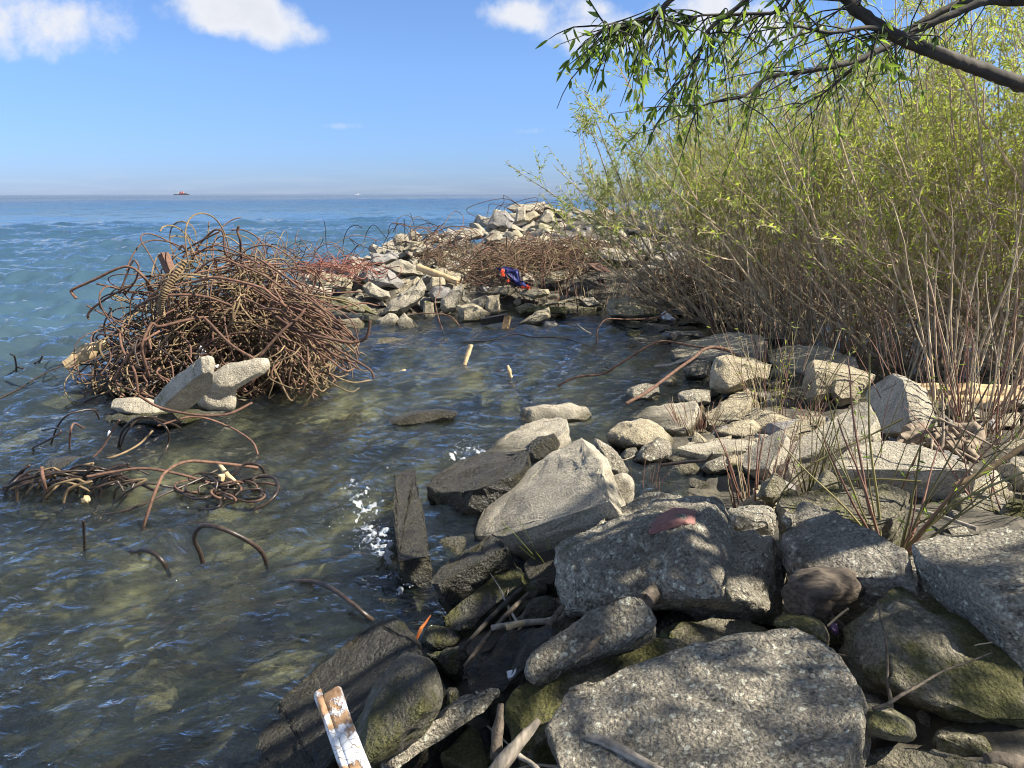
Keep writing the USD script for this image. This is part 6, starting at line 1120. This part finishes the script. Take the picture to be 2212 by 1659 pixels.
L3 = limb([Q(2212, -12, 3.0), Q(2090, 2, 3.1), Q(1990, 48, 3.1), Q(1900, 105, 3.1), Q(1840, 150, 3.1), Q(1780, 200, 3.1), Q(1720, 232, 3.1)], [.026, .016, .011, .009, .006, .003], 6, rough=.006)
L4 = limb([Q(1760, -160, 2.5), Q(1680, -60, 2.5), Q(1600, 10, 2.5), Q(1531, 65, 2.5), Q(1516, 107, 2.48), Q(1493, 147, 2.46), Q(1478, 182, 2.45), Q(1462, 210, 2.45)], [.012, .009, .007, .0045, .003, .002], 6, rough=.004)
L5 = limb([Q(1690, -170, 2.4), Q(1560, -70, 2.35), Q(1456, -5, 2.3), Q(1423, 27, 2.3), Q(1381, 52, 2.3), Q(1338, 60, 2.3), Q(1290, 55, 2.3)], [.013, .010, .008, .006, .004, .002], 6, rough=.004)
L6 = limb([Q(1720, -60, 2.7), Q(1690, 20, 2.7), Q(1600, 30, 2.7), Q(1520, 33, 2.65), Q(1450, 45, 2.6)], [.008, .006, .004, .002], 6, rough=.003)
L7 = limb([Q(1950, 84, 2.6), Q(1880, 60, 2.55), Q(1790, 70, 2.5), Q(1700, 50, 2.5)], [.012, .008, .005, .003], 6, rough=.003)
def twig_set(base, n, Lr, tr, rg, down=-.1):
    out = []
    for k in range(n):
        i = int(rg.uniform(*tr) * (len(base) - 2)); d = base[i + 1] - base[i]; d /= np.linalg.norm(d); d = d * .6 + rg.normal(size=3) * .6 + [0, 0, -.25]; out.append(grow(rg, base[i], d / np.linalg.norm(d), rg.uniform(*Lr), 6, .1, down))
    return out
tw = twig_set(L5, 46, (.1, .3), (.42, 1), rg) + twig_set(L4, 22, (.12, .35), (.25, 1), rg) + twig_set(L2, 40, (.12, .4), (.25, 1), rg) + twig_set(L3, 26, (.12, .35), (.25, 1), rg) + twig_set(L6, 40, (.1, .34), (.1, 1), rg) + twig_set(L7, 26, (.1, .34), (.1, 1), rg) + twig_set(L1, 22, (.15, .45), (.55, 1), rg)
mb = MB()
for w in tw: mb.add(*tube(w, np.linspace(.0028, .001, len(w)), 4, cap=False))
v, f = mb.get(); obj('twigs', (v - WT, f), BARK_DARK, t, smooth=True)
def leaf_mesh(p, d, ln, wd, rg):
    d = d / np.linalg.norm(d); s = np.cross(d, rg.normal(size=3)); s /= np.linalg.norm(s); u = np.cross(s, d); bend = rg.uniform(-.1, .35)
    st = np.array([0, .2, .5, .8, 1.]); hw = np.array([.04, .8, 1., .55, .02]) * wd / 2; ctr = p + d * (st * ln)[:, None] - u * (bend * ln * st ** 2)[:, None]
    l = ctr + s * hw[:, None] + u * (hw * .3)[:, None]; r_ = ctr - s * hw[:, None] + u * (hw * .3)[:, None]; v = np.vstack([ctr, l, r_]); f = []
    for i in range(4): f += [[i, i + 1, 5 + i + 1], [i, 5 + i + 1, 5 + i], [i, 10 + i + 1, i + 1], [i, 10 + i, 10 + i + 1]]
    return v, np.array(f)
big, nleaf = [], 0
for w in tw:
    for k in range(rg.integers(4, 11)):
        i = rg.integers(1, len(w)); d = (w[i] - w[i - 1]); d = d / np.linalg.norm(d) * .5 + rg.normal(size=3) * .45 + [0, 0, -.55]
        big.append(leaf_mesh(w[i], d, rg.uniform(.024, .05), rg.uniform(.008, .0125), rg))
order = rg.permutation(len(big)); mb = MB()
for c, i in enumerate(order):
    v, f = big[i]
    if c < 300: obj('leaf', (v - WT, f), LEAF_N, t, smooth=True)
    else: mb.add(v - WT, f)
tag(obj('small_foliage', mb.get(), LEAF_N, t, smooth=True), kind='stuff')
# the crown above the picture, which dapples the foreground
lp, ld, mb = [], [], MB()
for k in range(15):
    a = rg.uniform(0, 6.28); start = top + [0, 0, rg.uniform(-.6, .6)]
    end = np.array([rg.uniform(-.4, 7.2), rg.uniform(-1.6, 1.8) if k % 6 else rg.uniform(1.8, 3.6), rg.uniform(3.7, 6.2)])
    p = spline(np.array([start, start + (end - start) * .45 + [0, 0, .5], end]), 14); mb.add(*tube(p, np.linspace(.035, .008, 14), 5, cap=False))
    for b in range(9):
        i = rg.integers(4, 13); d = (p[i + 1] - p[i]); d /= np.linalg.norm(d); d = d * .5 + rg.normal(size=3) * .7; w = grow(rg, p[i], d / np.linalg.norm(d), rg.uniform(.4, .95), 6, .12, -.04); mb.add(*tube(w, np.linspace(.006, .002, 7), 3, cap=False))
        m_ = 62; tt = rg.uniform(.15, 1, m_) * 5.99; j = tt.astype(int); lp.append(w[j] + (w[j + 1] - w[j]) * (tt - j)[:, None] + rg.normal(size=(m_, 3)) * .02); ld.append(w[j + 1] - w[j])
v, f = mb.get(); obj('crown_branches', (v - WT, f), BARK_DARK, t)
lp, ld = np.vstack(lp), np.vstack(ld)
keep = ~((lp[:, 1] > .3) & ((lp[:, 2] - EYE) / np.maximum(np.hypot(lp[:, 0], lp[:, 1]), .1) < .36) & (lp[:, 0] < 3.4))
v, f = leaf_cards(lp[keep], ld[keep] / np.linalg.norm(ld[keep], axis=1, keepdims=True), rg, .09, .022, .3)
tag(obj('crown', (v - WT, f), LEAF_N, t), kind='stuff')

# ------------------------------------------------------------------ on the horizon
bb = P(392, 421.5, 0); bb[2] = 0
hull_red = simple('barge_red', (.28, .10, .09), (.36, .13, .12), 1, .7, .1); hull_dark = simple('barge_dark_hull', (.09, .09, .10), (.13, .13, .14), 1, .7, .1); grey_st = simple('crane_grey_steel', (.2, .2, .21), (.3, .3, .31), 1, .6, .1); white_pt = simple('boat_white', (.6, .6, .6), (.72, .72, .72), 1, .5, .1)
bsc = bb[1] / 1750
t = xf('crane_barge', bb); t.AddScaleOp().Set(Gf.Vec3f(bsc, bsc, bsc)); tag(t.GetPrim(), 'distant red crane barge with a long slanting boom on the horizon', 'barge')
def bx(nm, m, c, s, par, loc_prism=0):
    a = np.array(Manifold.cube(tuple(map(float, s)), True).to_mesh().vert_properties[:, :3], float); mm_ = Manifold.cube(tuple(map(float, s)), True).to_mesh(); v = np.array(mm_.vert_properties[:, :3], float)
    if loc_prism: v[:, 0] *= np.where(v[:, 2] < 0, 1 - loc_prism, 1)
    obj(nm, (v + np.array(c, float), np.array(mm_.tri_verts)), m, par)
bx('hull', hull_dark, (0, 0, 1.0), (33, 12, 2.6), t, .12); bx('deckhouse', hull_red, (1.5, 0, 3.9), (8, 7, 3.2), t); bx('winch_house', hull_red, (-1, 0, 5.2), (2.2, 4, 5.6), t); bx('winch_house', hull_red, (4.3, 0, 5.4), (1.6, 4, 6), t); bx('machinery', hull_dark, (8.5, 0, 3.3), (5, 6, 2), t); bx('machinery', hull_dark, (13, 0, 3.1), (3, 6, 1.6), t); bx('cabin', white_pt, (-6, 0, 3.2), (4, 4, 1.8), t)
for o in (-.8, .8): obj('boom', tube(np.array([(-4.5, o, 3.5), (-28, o * .3, 14.5)]), [.38, .2], 5), grey_st, t)
obj('gantry', tube(np.array([(-4, 0, 3), (-6.5, 0, 10.5)]), [.3, .22], 5), grey_st, t)
obj('boom_stay', tube(np.array([(-6.5, 0, 10.5), (-28, 0, 14.5)]), .09, 4), grey_st, t)
bw = P(772, 418.6, 0); bw = bw * (1100 / bw[1]); bw[2] = 0
t = xf('motor_boat', bw); t.AddScaleOp().Set(Gf.Vec3f(.55, .55, .55)); tag(t.GetPrim(), 'tiny white motor boat on the horizon right of the barge', 'boat')
bx('hull', white_pt, (0, 0, .9), (14, 4, 2), t, .2); bx('cabin', white_pt, (-1, 0, 3), (5.5, 3.2, 2.4), t); bx('window_band', hull_dark, (-1, -1.65, 3.3), (4.6, .1, .8), t); obj('mast', tube(np.array([(-2, 0, 4), (-2, 0, 7)]), .12, 5), grey_st, t)
